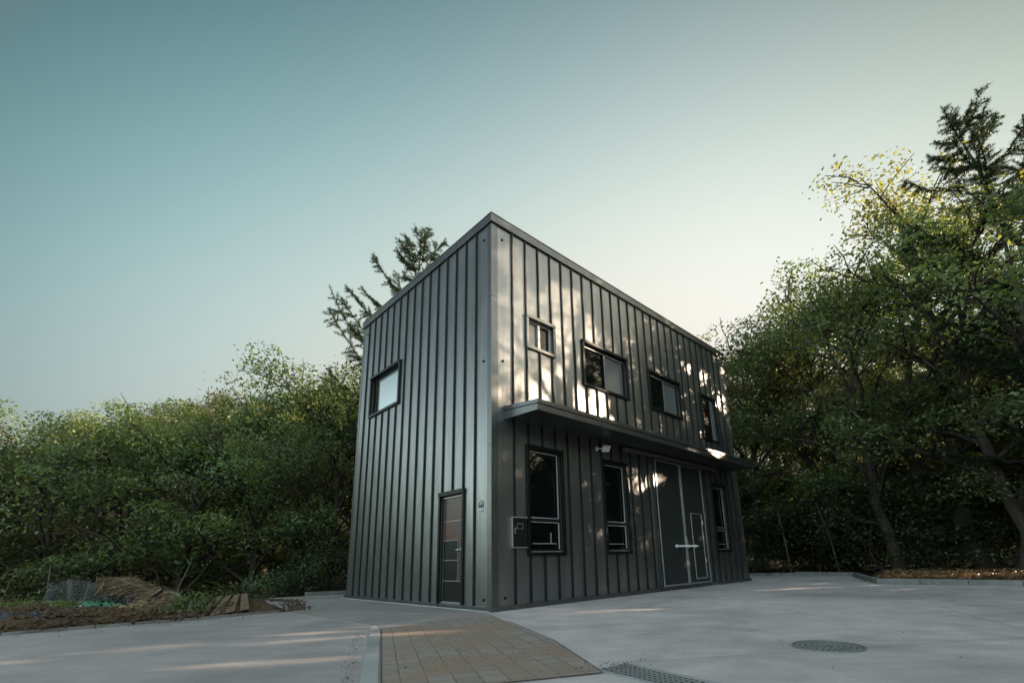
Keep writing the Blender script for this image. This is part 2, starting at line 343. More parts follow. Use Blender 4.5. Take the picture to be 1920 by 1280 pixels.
# joints cut in the lot
M_JOINT = mat('joint_filler', (.05, .05, .048), .9)
def joint(pts, wd=.012, z=.012):
    mb = MB()
    for a, b in zip(pts[:-1], pts[1:]):
        a = Vector(a); b = Vector(b); d = (b-a).normalized(); q = Vector((-d.y, d.x))*wd/2
        mb.quad((*(a-q), z), (*(b-q), z), (*(b+q), z), (*(a+q), z))
    return tag(mb.build('pavement_joint', M_JOINT), kind='structure')
joint([(-.64, 7.5), (-.275, 6.52), (.035, 5.69), (.255, 4.75), (.415, 4.06)], .014)
joint([(.415, 4.06), (-.38, 3.825), (-1.2, 3.595)], .014)
joint([(-5.23, 9.93), (-4.2, 8.95), (-2.65, 7.45)], .012)
joint([(-2.385, 7.02), (-1.2, 3.6)], .010)
joint([(.44, 4.36), (1.5, 4.52), (5, 5.1), (12, 6.3)], .006)
def kerb(name, pts, wd, h, m=M_KERB, side=1, seg=1.0):
    mb = MB()
    for a, b in zip(pts[:-1], pts[1:]):
        a = Vector(a); b = Vector(b); L_ = (b-a).length; d = (b-a).normalized(); q = Vector((-d.y, d.x))*wd*side; k = max(1, round(L_/seg))
        for i in range(k):
            p0 = a+d*(L_*i/k+.004); p1 = a+d*(L_*(i+1)/k-.004)
            P = [p0, p1, p1+q, p0+q]; mb.hexa([(v.x, v.y, -.12) for v in P]+[(v.x, v.y, h) for v in P])
    return tag(mb.build(name, m, bevel=.012), kind='structure')
kerb('kerb_right', [(17.5, 3.4), (10.91, 11.25), (9.06, 13.46), (9.72, 15.03), (11.08, 17.68), (10.01, 19.75)], .16, .14, M_KERBR, side=-1)
kerb('kerb_back', [(10.1, 19.85), (8.26, 20.6), (2, 20.95)], .14, .10, M_KERBR, side=-1)
M_KERBD = concrete('stained_kerb', (.17, .17, .16), 2.0, ((.07, .06, .045), 1.5, .45, .65))
kerb('kerb_left', [(-17, -.3), (-8.27, 7.44), (-6.65, 8.76), (-5.44, 9.92)], .13, .045, M_KERBD, side=1)
kerb('kerb_corner', [(-7.5, 14.95), (-6.25, 15.4), (-4.2, 19.3)], .14, .12, M_KERBD, side=1)
# leaf-strewn bank beyond the right kerb
def patch(name, poly, m, z0, amp, res=.25, seed=3, fall=.6):
    rg = np.random.default_rng(seed); xs_ = [p[0] for p in poly]; ys_ = [p[1] for p in poly]
    X, Y = np.meshgrid(np.arange(min(xs_), max(xs_)+res, res), np.arange(min(ys_), max(ys_)+res, res))
    # distance inside polygon
    dd_ = np.full(X.shape, 1e9); n = len(poly)
    for i in range(n):
        ax, ay = poly[i]; bx, by = poly[(i+1) % n]; dx, dy = bx-ax, by-ay
        t = np.clip(((X-ax)*dx+(Y-ay)*dy)/(dx*dx+dy*dy), 0, 1); dd_ = np.minimum(dd_, np.hypot(X-ax-t*dx, Y-ay-t*dy))
    ins = in_poly(X, Y, poly); f = np.where(ins, sstep(dd_, 0, fall), 0)
    Z = z0 - .25*(1-f) + amp*f*(.55*np.sin(X*1.7+1)*np.cos(Y*1.3)+.3*np.sin(X*4.1+Y*2.3)+.5*rg.random(X.shape)+.5)
    idx = np.arange(X.size).reshape(X.shape); F = np.stack([idx[:-1, :-1].ravel(), idx[:-1, 1:].ravel(), idx[1:, 1:].ravel(), idx[1:, :-1].ravel()], 1)
    keep = ins.ravel()[F].any(1)
    o = bpy.data.objects.new(name, arr_mesh(name, np.stack([X.ravel(), Y.ravel(), Z.ravel()], 1), [F[keep]], [m], True)); C.objects.link(o); return o
tag(patch('leaf_bank', [(11.0, 11.6), (9.3, 13.5), (9.95, 15.0), (11.4, 17.6), (13, 20), (19, 22), (24, 14), (24, 4), (17.5, 3.7)], M_LITTER, .06, .10, .3, 5), kind='structure')
tag(patch('soil_bed', [(-8.45, 7.45), (-6.85, 8.75), (-7.6, 9.9), (-9.0, 11.0), (-11.5, 12.6), (-15.5, 13.2), (-22, 9), (-19, -1.8)], M_SOIL, .0, .13, .16, 6, .5), kind='structure')
tag(patch('soil_spread', [(-6.55, 9.2), (-5.35, 9.98), (-5.5, 10.5), (-6.3, 11.6), (-7.6, 13.4), (-9.3, 14.35), (-9.6, 14.2), (-8.2, 11.9)], M_SOIL, .035, .05, .10, 8, .25), kind='structure')

# ------------------------------------------------------------------ the building
K = Vector((-1.05004, 8.91001, 0)); DL = Vector((-math.sin(YAW), math.cos(YAW), 0)); DR = Vector((math.cos(YAW), math.sin(YAW), 0))
BW, BL, BH = 6.575, 11.169, 8.407
class Wall:
    def __init__(s, d, n): s.d = d; s.n = n
    def p(s, u, z, o=0.0): v = K + s.d*u + s.n*o; return (v.x, v.y, z)
    def box(s, mb, u0, u1, z0, z1, o0, o1):
        return mb.hexa([s.p(u0, z0, o0), s.p(u1, z0, o0), s.p(u1, z0, o1), s.p(u0, z0, o1), s.p(u0, z1, o0), s.p(u1, z1, o0), s.p(u1, z1, o1), s.p(u0, z1, o1)])
    def quad(s, mb, u0, u1, z0, z1, o): return mb.quad(s.p(u0, z0, o), s.p(u1, z0, o), s.p(u1, z1, o), s.p(u0, z1, o))
WF = Wall(DR, -DL)     # long front wall with the canopy
WS = Wall(DL, -DR)     # side wall with the plain door
bld = empty('metal_building', K, 'two-storey charcoal metal-clad building with vertical standing seams', 'building')
def B(mb, name, m, parent=bld, bevel=0, **k): return mb.build(name, m, parent, K, bevel, **k)

def wall_part(W, length, openings, seams, name):
    us = sorted({0, length, *[o[0] for o in openings], *[o[1] for o in openings]}); zs = sorted({.0, BH-.03, *[o[2] for o in openings], *[o[3] for o in openings]})
    mb = MB(); sm = MB()
    for u0, u1 in zip(us[:-1], us[1:]):
        for z0, z1 in zip(zs[:-1], zs[1:]):
            cu, cz = (u0+u1)/2, (z0+z1)/2
            if any(o[0] < cu < o[1] and o[2] < cz < o[3] for o in openings): continue
            W.quad(mb, u0, u1, z0, z1, 0)
    for (u0, u1, z0, z1) in openings:     # reveals
        mb.quad(W.p(u0, z0, 0), W.p(u0, z1, 0), W.p(u0, z1, -.12), W.p(u0, z0, -.12)); mb.quad(W.p(u1, z0, 0), W.p(u1, z1, 0), W.p(u1, z1, -.12), W.p(u1, z0, -.12))
        mb.quad(W.p(u0, z0, 0), W.p(u1, z0, 0), W.p(u1, z0, -.12), W.p(u0, z0, -.12)); mb.quad(W.p(u0, z1, 0), W.p(u1, z1, 0), W.p(u1, z1, -.12), W.p(u0, z1, -.12))
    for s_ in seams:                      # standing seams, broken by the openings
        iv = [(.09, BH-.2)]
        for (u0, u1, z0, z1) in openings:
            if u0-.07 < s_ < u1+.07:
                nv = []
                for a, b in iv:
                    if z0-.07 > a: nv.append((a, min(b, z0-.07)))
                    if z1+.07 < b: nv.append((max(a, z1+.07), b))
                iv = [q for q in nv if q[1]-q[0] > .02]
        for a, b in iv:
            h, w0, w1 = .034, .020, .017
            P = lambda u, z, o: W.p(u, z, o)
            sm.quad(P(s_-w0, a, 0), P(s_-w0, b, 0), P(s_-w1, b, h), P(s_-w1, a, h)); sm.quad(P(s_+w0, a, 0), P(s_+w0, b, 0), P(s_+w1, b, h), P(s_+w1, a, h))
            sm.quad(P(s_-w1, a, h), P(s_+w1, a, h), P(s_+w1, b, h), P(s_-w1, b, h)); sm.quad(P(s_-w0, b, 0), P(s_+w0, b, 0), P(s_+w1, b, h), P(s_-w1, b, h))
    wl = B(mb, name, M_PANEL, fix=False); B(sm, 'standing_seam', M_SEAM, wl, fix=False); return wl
OPF = [(1.03, 1.81, 5.56, 6.24), (2.93, 4.70, 5.15, 6.24), (5.86, 7.53, 5.14, 6.24), (8.97, 9.95, 4.72, 6.23),
       (.97, 1.93, 1.05, 3.19), (3.46, 4.34, 1.05, 3.19), (9.06, 9.91, 1.06, 3.11)]
OPS = [(4.02, 5.71, 5.09, 6.20), (.93, 1.76, .09, 2.28)]
wf = wall_part(WF, BL, OPF, [.575+.4025*k for k in range(26)], 'wall')
wsd = wall_part(WS, BW, OPS, [.53+.4*k for k in range(15)], 'wall')
# rear walls and roof
mb = MB(); c1, c2, c3 = K+DL*BW, K+DL*BW+DR*BL, K+DR*BL
mb.quad((c1.x, c1.y, 0), (c2.x, c2.y, 0), (c2.x, c2.y, BH-.03), (c1.x, c1.y, BH-.03)); mb.quad((c2.x, c2.y, 0), (c3.x, c3.y, 0), (c3.x, c3.y, BH-.03), (c2.x, c2.y, BH-.03))
B(mb, 'wall', M_PANEL)
mb = MB(); mb.quad(*[(q.x, q.y, BH-.06) for q in (K, c3, c2, c1)]); B(mb, 'roof', M_TRIM)
# parapet flashing, corner and base trims
mb = MB(); WF.box(mb, -.05, BL+.05, BH-.205, BH, -.02, .055); WS.box(mb, -.02, BW+.05, BH-.205, BH+.001, -.02, .05)
WF.box(mb, -.062, BL+.062, BH-.012, BH+.012, -.25, .068); WS.box(mb, .26, BW+.062, BH-.011, BH+.0105, -.25, .062)
B(mb, 'parapet_flashing', M_TRIM, bevel=.006)
for z0, z1 in ((.085, 3.13), (3.135, 6.40), (6.405, BH-.2)):
    mb = MB(); WF.box(mb, -.008, .165, z0, z1, 0, .009); WS.box(mb, .0, .13, z0, z1, 0, .0085); B(mb, 'corner_trim', M_TRIM, bevel=.004)
mb = MB(); WF.box(mb, BL-.10, BL+.008, .085, BH-.2, 0, .009); B(mb, 'corner_trim', M_TRIM, bevel=.004)
mb = MB(); WS.box(mb, BW-.10, BW+.008, .085, BH-.2, 0, .009); B(mb, 'corner_trim', M_TRIM, bevel=.004)
for W_, a0, a1, h_, o_ in ((WF, -.05, 5.55, .085, .055), (WF, 8.86, BL+.05, .085, .055), (WS, 0, .925, .085, .0545), (WS, 1.765, BW+.04, .085, .0545), (WS, .925, 1.765, .075, .03)):
    mb = MB(); W_.box(mb, a0, a1, 0, h_, 0, o_); B(mb, 'base_trim', M_TRIM, bevel=.005)
mb = MB(); WS.box(mb, -.02, BW+.1, -.02, .022, .056, .11)
B(mb, 'plinth', M_KERB, bevel=.006)
# fixing bolts
for W, u, z in ((WS, .26, 7.88), (WS, .26, 4.97), (WS, .23, .2), (WF, .30, 7.9), (WF, .30, 4.97), (WF, .32, .22), (WF, BL-.3, 7.9), (WF, BL-.3, 4.97), (WS, BW-.3, 7.9)):
    mb = MB(); mb.tube([W.p(u, z, .0), W.p(u, z, .018)], .028, 10); B(mb, 'fixing_bolt', M_DARK)

def window(W, u0, u1, z0, z1, kind):
    fr = MB(); e = .075; pr = .055       # surround flashing
    W.box(fr, u0-e, u1+e, z1, z1+e, -.0, pr+.012); W.box(fr, u0-e, u1+e, z0-e, z0, -.0, pr)
    W.box(fr, u0-e, u0, z0, z1, 0, pr-.002); W.box(fr, u1, u1+e, z0, z1, 0, pr-.002)
    win = B(fr, 'window', M_TRIM if kind == 'small' else M_DARKT, bevel=.005)
    sa = MB(); s = .05; o0, o1 = -.11, -.045
    W.box(sa, u0, u1, z1-s, z1, o0, o1); W.box(sa, u0, u1, z0, z0+s, o0, o1); W.box(sa, u0, u0+s, z0+s, z1-s, o0, o1); W.box(sa, u1-s, u1, z0+s, z1-s, o0, o1)
    pn = []
    if kind in ('small', 'slide'):
        um = u0+(u1-u0)*.49; W.box(sa, um-.035, um+.035, z0+s, z1-s, o0+.004, o1+.012)
        pn = [(u0+s, um-.035, z0+s, z1-s, M_GLASS), (um+.035, u1-s, z0+s, z1-s, M_FILM if kind == 'slide' else M_GLASS)]
        if kind == 'small': pn[0] = (*pn[0][:4], M_FILM)
    elif kind == 'narrow':
        um = u1-.24; W.box(sa, um-.03, um, z0+s, z1-s, o0+.004, o1+.01); pn = [(u0+s, um-.03, z0+s, z1-s, M_GLASS), (um, u1-s, z0+s, z1-s, M_FILM)]
    elif kind == 'side':
        um = u1-.20; W.box(sa, um-.04, um, z0+s, z1-s, o0+.004, o1+.01); pn = [(u0+s, um-.04, z0+s, z1-s, M_PALE), (um, u1-s, z0+s, z1-s, M_GLASS)]
    elif kind == 'tall':
        zm = z0+.66; W.box(sa, u0+s, u1-s, zm-.045, zm+.045, o0+.004, o1+.012); pn = [(u0+s, u1-s, zm+.045, z1-s, M_GLASS), (u0+s, u1-s, z0+s, zm-.045, M_GLASS)]
    B(sa, 'frame', M_WSASH if kind == 'small' else M_DARK, win, bevel=.004)
    for (a, b, c, d, m) in pn:
        q = MB(); W.box(q, a, b, c, d, -.095, -.082); B(q, 'pane', m, win)
    if kind == 'tall':                    # bright gaskets round the glass
        q = MB(); g = .016; a, b = u0+s+.03, u1-s-.03; f0, f1 = o1-.004, o1+.012
        zt = z1-s
        W.box(q, a, b+g, zt-.004, zt+.014, f0, f1); W.box(q, b, b+g*1.6, zm+.05, zt-.005, f0, f1); W.box(q, b, b+g*1.6, z0+.06, zm-.05, f0, f1)
        W.box(q, a, b, zm+.03, zm+.044, f0+.012, f1+.012); W.box(q, a, b, zm-.058, zm-.046, f0, f1)
        W.box(q, a+.05, b-.06, z0+.165, z0+.178, f0-.02, f1-.015); W.box(q, a, u1+.03, z0+.004, z0+.016, f0, f1)
        if u0 < 2: W.box(q, b-.22, b-.208, z0+.18, z0+.40, f0-.02, f1-.016)
        B(q, 'gasket', M_ALUP, win)
    if kind in ('slide', 'narrow'):
        q = MB(); W.box(q, u0+s, u1-s, z1-s-.022, z1-s-.002, o1-.002, o1+.006)
        um2 = um-.004 if kind == 'slide' else um+.005
        W.box(q, um2, um2+.018, z0+s, z1-s-.025, o1+.006, o1+.016)
        if kind == 'narrow': W.box(q, u1-s-.055, u1-s-.025, z0+s, z1-s-.03, o1-.002, o1+.008)
        B(q, 'gasket', M_ALUP, win)
    return win
M_DARKT = steel('dark_surround', (.020, .022, .022), .38, False)
M_WSASH = mat('pale_sash', (.40, .39, .37), .4)
for k, o in enumerate(OPF): window(WF, *o, ['small', 'slide', 'slide', 'narrow', 'tall', 'tall', 'tall'][k])
window(WS, *OPS[0], 'side')
# small red tag hanging in the far upper window
mb = MB(); WF.box(mb, 9.28, 9.37, 5.62, 5.70, -.0818, -.078); WF.box(mb, 9.30, 9.35, 5.50, 5.61, -.0818, -.079); B(mb, 'window_sticker', mat('red_paper', (.55, .10, .07), .6))

# side door
fr = MB(); u0, u1, z0, z1 = OPS[1]
WS.box(fr, u0-.06, u1+.06, z1, z1+.09, 0, .06); WS.box(fr, u0-.06, u0, .085, z1, 0, .05); WS.box(fr, u1, u1+.06, .085, z1, 0, .05)
WS.box(fr, u0, u0+.035, z0, z1, -.1, -.03); WS.box(fr, u1-.035, u1, z0, z1, -.1, -.03)
door = B(fr, 'door', M_DARKT, bevel=.005)
M_BRONZE = mat('bronze_steel', (.075, .055, .05), .35, .45)
M_RED = mat('red_bronze_inlay', (.085, .042, .035), .3, .35); M_INL = mat('black_inlay', (.008, .010, .010), .35, 0, .25)
q = MB(); WS.box(q, u0+.035, u1-.035, z0+.03, z1-.05, -.09, -.05); B(q, 'door_leaf', M_BRONZE, door, bevel=.003)
q = MB(); WS.box(q, 1.19, u1-.05, 1.35, 1.735, -.05, -.047); B(q, 'door_inlay', M_RED, door)
q = MB(); WS.box(q, 1.19, u1-.05, .945, 1.335, -.05, -.0468); WS.box(q, 1.19, u1-.05, .535, .93, -.05, -.0468); WS.box(q, u0+.04, u1-.05, .13, .515, -.05, -.0468); B(q, 'door_inlay', M_INL, door)
q = MB()
for z, a in ((1.742, u0+.04), (1.342, 1.175), (.937, 1.175), (.523, u0+.04)): WS.box(q, a, u1-.04, z-.006, z+.006, -.05, -.043)
WS.box(q, 1.172, 1.180, .53, 1.735, -.05, -.0435); WS.box(q, u1-.049, u1-.04, .14, 2.2, -.05, -.0435); WS.box(q, u0+.038, u0+.046, .14, 1.74, -.05, -.0435); WS.box(q, u0+.035, u1-.035, z1-.05, z1-.022, -.06, -.02); WS.box(q, u0+.035, u1-.035, z0, z0+.028, -.09, -.02)
B(q, 'door_trim', mat('satin_trim', (.30, .29, .28), .4, .6), door)
q = MB(); q.tube([WS.p(1.07, 1.14, -.05), WS.p(1.07, 1.14, -.03)], .036, 16); q.tube([WS.p(1.07, 1.14, -.03), WS.p(1.07, 1.14, .012)], [.013, .013], 12); q.tube([WS.p(1.085, 1.14, .008), WS.p(1.03, 1.142, .012), WS.p(1.19, 1.14, .012)][:1]+[WS.p(1.19, 1.138, .012)], [.015, .011], 10)
B(q, 'handle', M_ALU, door, smooth=True)

# canopy over the front
can = MB(); o = 1.0; a, b = .345, 10.36
can.hexa([WF.p(a, 3.72, 0), WF.p(b, 3.72, 0), WF.p(b, 3.68, o-.03), WF.p(a, 3.68, o-.03), WF.p(a, 3.97, 0), WF.p(b, 3.97, 0), WF.p(b, 3.865, o-.03), WF.p(a, 3.865, o-.03)])
canopy = B(can, 'canopy', M_TRIM)
q = MB(); WF.box(q, a-.018, b+.018, 3.665, 3.790, o-.035, o-.008); WF.box(q, a-.030, b+.030, 3.798, 3.885, o-.035, o+.014)
for s_, (x0, x1) in enumerate(((a-.019, a-.001), (b+.001, b+.019))):
    q.hexa([WF.p(x0, 3.70, .0), WF.p(x1, 3.70, .0), WF.p(x1, 3.665, o-.036), WF.p(x0, 3.665, o-.036), WF.p(x0, 3.885, .0), WF.p(x1, 3.885, .0), WF.p(x1, 3.79, o-.036), WF.p(x0, 3.79, o-.036)])
    y0, y1 = (x0-.011, x1) if s_ == 0 else (x0, x1+.011)
    q.hexa([WF.p(y0, 3.893, .0), WF.p(y1, 3.893, .0), WF.p(y1, 3.798, o-.036), WF.p(y0, 3.798, o-.036), WF.p(y0, 3.985, .0), WF.p(y1, 3.985, .0), WF.p(y1, 3.884, o-.036), WF.p(y0, 3.884, o-.036)])
B(q, 'fascia', M_TRIM, canopy, bevel=.004)

# hanging sliding doors
def leaf(u0, u1):
    q = MB(); WF.box(q, u0, u1, .11, 3.55, .052, .085); lf = B(q, 'sliding_door', M_DOORD)
    q = MB(); e = .045
    WF.box(q, u0, u1, 3.55-e, 3.55, .086, .104); WF.box(q, u0, u1, .11, .11+e, .086, .104); WF.box(q, u0, u0+e, .11+e, 3.55-e, .086, .1035); WF.box(q, u1-e, u1, .11+e, 3.55-e, .086, .1035)
    B(q, 'frame', M_ALU, lf, bevel=.004); return lf
lfL = leaf(5.64, 6.955); lfR = leaf(6.985, 8.25)
q = MB(); WF.box(q, 5.555, 5.60, .10, 3.60, .0, .075); WF.box(q, 5.60, 8.27, .0, .10, .02, .05); B(q, 'door_jamb', M_TRIM)
q = MB(); e = .042
WF.box(q, 7.33, 8.0, 2.13-e, 2.13, .105, .122); WF.box(q, 7.33, 8.0, .23, .23+e, .105, .122); WF.box(q, 7.33, 7.33+e, .23+e, 2.13-e, .105, .1215); WF.box(q, 8.0-e, 8.0, .23+e, 2.13-e, .105, .1215)
B(q, 'wicket_frame', M_ALU, lfR, bevel=.004)
q = MB(); WF.box(q, 7.33+e, 8.0-e, .23+e, 2.13-e, .086, .110); B(q, 'wicket_panel', M_DOORD, lfR)
for z in (1.85, .75):
    q = MB(); q.tube([WF.p(8.005, z-.06, .118), WF.p(8.005, z+.06, .118)], .016, 8); B(q, 'hinge', M_ALU, lfR)
q = MB(); q.tube([WF.p(6.33, 1.16, .135), WF.p(7.50, 1.165, .135)], .026, 12); q.tube([WF.p(7.50, 1.165, .135), WF.p(7.56, 1.165, .135)], .018, 10)
for u in (6.40, 6.93, 7.02, 7.40): WF.box(q, u-.03, u+.03, 1.12, 1.205, .104, .142)
B(q, 'latch_bar', M_WHITE, lfL, smooth=False)
q = MB(); WF.box(q, 6.94, 7.0, 1.30, 1.42, .105, .135); q.tube([WF.p(6.97, 1.30, .14), WF.p(6.97, 1.22, .14)], .014, 8); B(q, 'lock', M_ALU, lfL, bevel=.005)
q = MB(); WF.box(q, 4.27, 9.29, 3.595, 3.68, .03, .045); WF.box(q, 4.27, 9.29, 3.667, 3.68, .045, .13); WF.box(q, 4.27, 9.29, 3.595, 3.665, .112, .13)
rail = B(q, 'door_rail', mat('galvanised_rail', (.30, .31, .31), .42, .8), bevel=.003)
for u in (4.3, 9.25):
    q = MB(); WF.box(q, u-.02, u+.04, 3.575, 3.675, .05, .11); B(q, 'rail_stop', M_ALU, rail)

# wall-mounted things
def wt(name, u, z, label, cat, W=WF): return empty(name, W.p(u, z, 0), label, cat), Vector(W.p(u, z, 0))
t, bs = wt('floodlight', 3.35, 3.5, 'small pale square floodlight on a bracket under the canopy', 'floodlight')
q = MB(); WF.box(q, 3.21, 3.27, 3.45, 3.56, .0, .03); q.tube([WF.p(3.24, 3.50, .03), WF.p(3.27, 3.50, .10), WF.p(3.36, 3.52, .14)], .014, 8); q.build('bracket', M_WHITE, t, bs)
def tilted(W, u, z, o, hw, hh, dp, mb):
    # square head turned a little down and outwards
    cc = Vector(W.p(u, z, o)); ax = (W.d*.93+W.n*.36).normalized(); nn_ = Vector((-ax.y, ax.x, 0)); nn_ = nn_ if nn_.dot(W.n) > 0 else -nn_
    f = (nn_*.80-Vector((0, 0, .60))).normalized(); v = f.cross(ax).normalized()
    P = []
    for k in (0, 1):
        for sx_, sy_ in ((-1, -1), (1, -1), (1, 1), (-1, 1)): P.append(cc+ax*hw*sx_+v*hh*sy_+f*dp*k)
    mb.hexa(P)
q = MB(); tilted(WF, 3.42, 3.52, .15, .105, .085, .04, q); hd = q.build('lamp_head', M_WHITE, t, bs, bevel=.006)
q = MB(); tilted(WF, 3.421, 3.50, .178, .08, .062, .006, q); q.build('lens', mat('lens_grey', (.30, .31, .31), .2), t, bs)
q = MB(); tilted(WF, 3.4215, 3.496, .184, .045, .032, .006, q); q.build('lamp_chip', mat('lens_pale', (.75, .75, .68), .3), t, bs)
t, bs = wt('meter_box', .68, 1.43, 'small black meter box with silver edges low on the front wall', 'meter box')
q = MB(); WF.box(q, .49, .87, 1.15, 1.71, .0, .05); q.build('case', M_DARK, t, bs, bevel=.006)
q = MB(); WF.box(q, .48, .88, 1.712, 1.735, .0, .065); WF.box(q, .485, .875, 1.13, 1.149, .0, .065); WF.box(q, .48, .489, 1.15, 1.71, .0, .056); q.build('edge_strip', M_ALU, t, bs, bevel=.003)
q = MB()
for (x0, x1, y0, y1) in ((.60, .75, 1.60, 1.61), (.60, .608, 1.50, 1.60), (.742, .75, 1.50, 1.60), (.60, .75, 1.495, 1.503)): WF.box(q, x0, x1, y0, y1, .051, .056)
WF.box(q, .53, .55, 1.40, 1.52, .051, .065); WF.box(q, .57, .595, 1.50, 1.53, .051, .064); q.build('lock', M_ALU, t, bs)

# house number plate
t, bs = wt('number_plate', .31, 1.94, 'small house-shaped number plate beside the side door', 'sign', WS)
M_PLATE = mat('plate_blue_grey', (.03, .048, .06), .5); 
uc = .31; hw, zb, zt_, zp = .105, 1.81, 2.02, 2.095
q = MB(); 
def extr(pts, o0, o1, mb, W=WS):
    f = [W.p(u, z, o1) for u, z in pts]; bk = [W.p(u, z, o0) for u, z in pts]; mb.poly(f); n_ = len(pts)
    for i in range(n_): mb.quad(bk[i], bk[(i+1) % n_], f[(i+1) % n_], f[i])
    return mb
pent = [(uc-hw, zb), (uc+hw, zb), (uc+hw, zt_), (uc, zp), (uc-hw, zt_)]
extr(pent, 0, .010, q).build('plate', M_WHITE, t, bs)
s1 = [(uc-hw+.012, zb+.012), (uc+hw-.012, zb+.012), (uc+hw-.012, zt_-.006), (uc, zp-.015), (uc-hw+.012, zt_-.006)]
extr(s1, .010, .0125, MB()).build('plate_face', M_PLATE, t, bs)
def text(body, u, z, size, o, name, parent, base, W=WS, bold=.0):
    cu = bpy.data.curves.new('txt', 'FONT'); cu.body = body; cu.size = size; cu.align_x = 'CENTER'; cu.extrude = .0015; cu.offset = bold
    to = bpy.data.objects.new('txt', cu); C.objects.link(to)
    me = bpy.data.meshes.new_from_object(to.evaluated_get(bpy.context.evaluated_depsgraph_get())); bpy.data.objects.remove(to)
    # reading direction seen from outside: -d for the side wall, +d for the front wall
    rd = (-W.d if W is WS else W.d)
    for v in me.vertices:
        x, y, zz = v.co; p = Vector(W.p(u, z, o)) + rd*x + W.n*zz; v.co = (p.x-base.x, p.y-base.y, z+y-base.z)
    me.materials.append(M_WHITE); ob = bpy.data.objects.new(name, me); C.objects.link(ob); ob.parent = parent; return ob
text('129-51', uc, 1.865, .062, .0135, 'number', t, bs, bold=.002)
for hw_, z0_, z1_ in ((.035, 2.025, 2.040), (.05, 1.985, 1.996), (.09, 1.845, 1.851)):
    q = MB(); WS.box(q, uc-hw_, uc+hw_, z0_, z1_, .0125, .0145); q.build('lettering', M_WHITE, t, bs)

# ------------------------------------------------------------------ things in the paving
M_IRON = mat('worn_cast_iron', (.20, .205, .205), .6, .4)
def manhole(x, y, r):
    t = empty('manhole_cover', (x, y, .0), 'round cast-iron manhole cover set in the concrete lot', 'manhole cover'); bs = Vector((x, y, 0))
    def ring(r0, r1, z0, z1, n=48):
        mb = MB()
        for i in range(n):
            a, b = 2*math.pi*i/n, 2*math.pi*(i+1)/n
            P = lambda rr, an, z: (x+rr*math.cos(an), y+rr*math.sin(an), z)
            mb.hexa([P(r0, a, z0), P(r1, a, z0), P(r1, b, z0), P(r0, b, z0), P(r0, a, z1), P(r1, a, z1), P(r1, b, z1), P(r0, b, z1)])
        return mb
    ring(r*.955, r, -.02, .014).build('rim', M_IRON, t, bs)
    ring(.0005, r*.935, -.02, .005).build('lid', mat('dark_iron', (.10, .105, .105), .7, .3), t, bs)
    mb = MB()
    for k, rr in enumerate((.86, .70, .54, .38, .22)):
        n = max(8, int(rr*44)); 
        for i in range(n):
            a = 2*math.pi*(i+.5*(k % 2))/n; da = math.pi/n*.72
            P = lambda q_, an, z: (x+r*q_*math.cos(an), y+r*q_*math.sin(an), z)
            mb.hexa([P(rr-.055, a-da, .005), P(rr+.055, a-da, .005), P(rr+.055, a+da, .005), P(rr-.055, a+da, .005), P(rr-.055, a-da, .011), P(rr+.055, a-da, .011), P(rr+.055, a+da, .011), P(rr-.055, a+da, .011)])
    mb.build('tread_stud', M_IRON, t, bs)
manhole(2.70, 4.89, .315)
# perforated drain cover running toward the viewer
t = empty('drain_grate', (.75, 4.05, 0), 'perforated steel drain cover at the end of the paver walk', 'drain cover'); bs = Vector((.75, 4.05, 0))
ga, gb = Vector((.50, 4.27)), Vector((1.25, 3.30)); gd = (gb-ga).normalized(); gn = Vector((-gd.y, gd.x)); 
def gp(u, v, z): q_ = ga+gd*u+gn*v; return (q_.x, q_.y, z)
gl, gw = 1.3, .28; mb = MB()
nu, nv = 26, 5; pu, pv = gl/nu, gw/nv
for i in range(nu):
    for j in range(nv):
        ux, vx = i*pu, -gw/2+j*pv; off = (i % 2)
        solid = (i % 2 == 1)
        hu0, hu1, hv0, hv1 = ux+pu*.28, ux+pu*.72+pu*.12, vx+pv*.22, vx+pv*.72
        z = .010
        mb.quad(gp(ux, vx, z), gp(hu0, vx, z), gp(hu0, vx+pv, z), gp(ux, vx+pv, z)); mb.quad(gp(hu1, vx, z), gp(ux+pu, vx, z), gp(ux+pu, vx+pv, z), gp(hu1, vx+pv, z))
        mb.quad(gp(hu0, vx, z), gp(hu1, vx, z), gp(hu1, hv0, z), gp(hu0, hv0, z)); mb.quad(gp(hu0, hv1, z), gp(hu1, hv1, z), gp(hu1, vx+pv, z), gp(hu0, vx+pv, z))
mb.build('plate', mat('galvanised_plate', (.34, .355, .355), .5, .5), t, bs)
mb = MB(); mb.quad(gp(0, -gw/2, .003), gp(gl, -gw/2, .003), gp(gl, gw/2, .003), gp(0, gw/2, .003)); mb.build('channel', M_DARK, t, bs)
mb = MB()
for v0, v1 in ((-gw/2-.05, -gw/2), (gw/2, gw/2+.05)): mb.hexa([gp(0, v0, -.02), gp(gl, v0, -.02), gp(gl, v1, -.02), gp(0, v1, -.02), gp(0, v0, .011), gp(gl, v0, .011), gp(gl, v1, .011), gp(0, v1, .011)])
mb.build('edge_frame', M_KERB, t, bs)

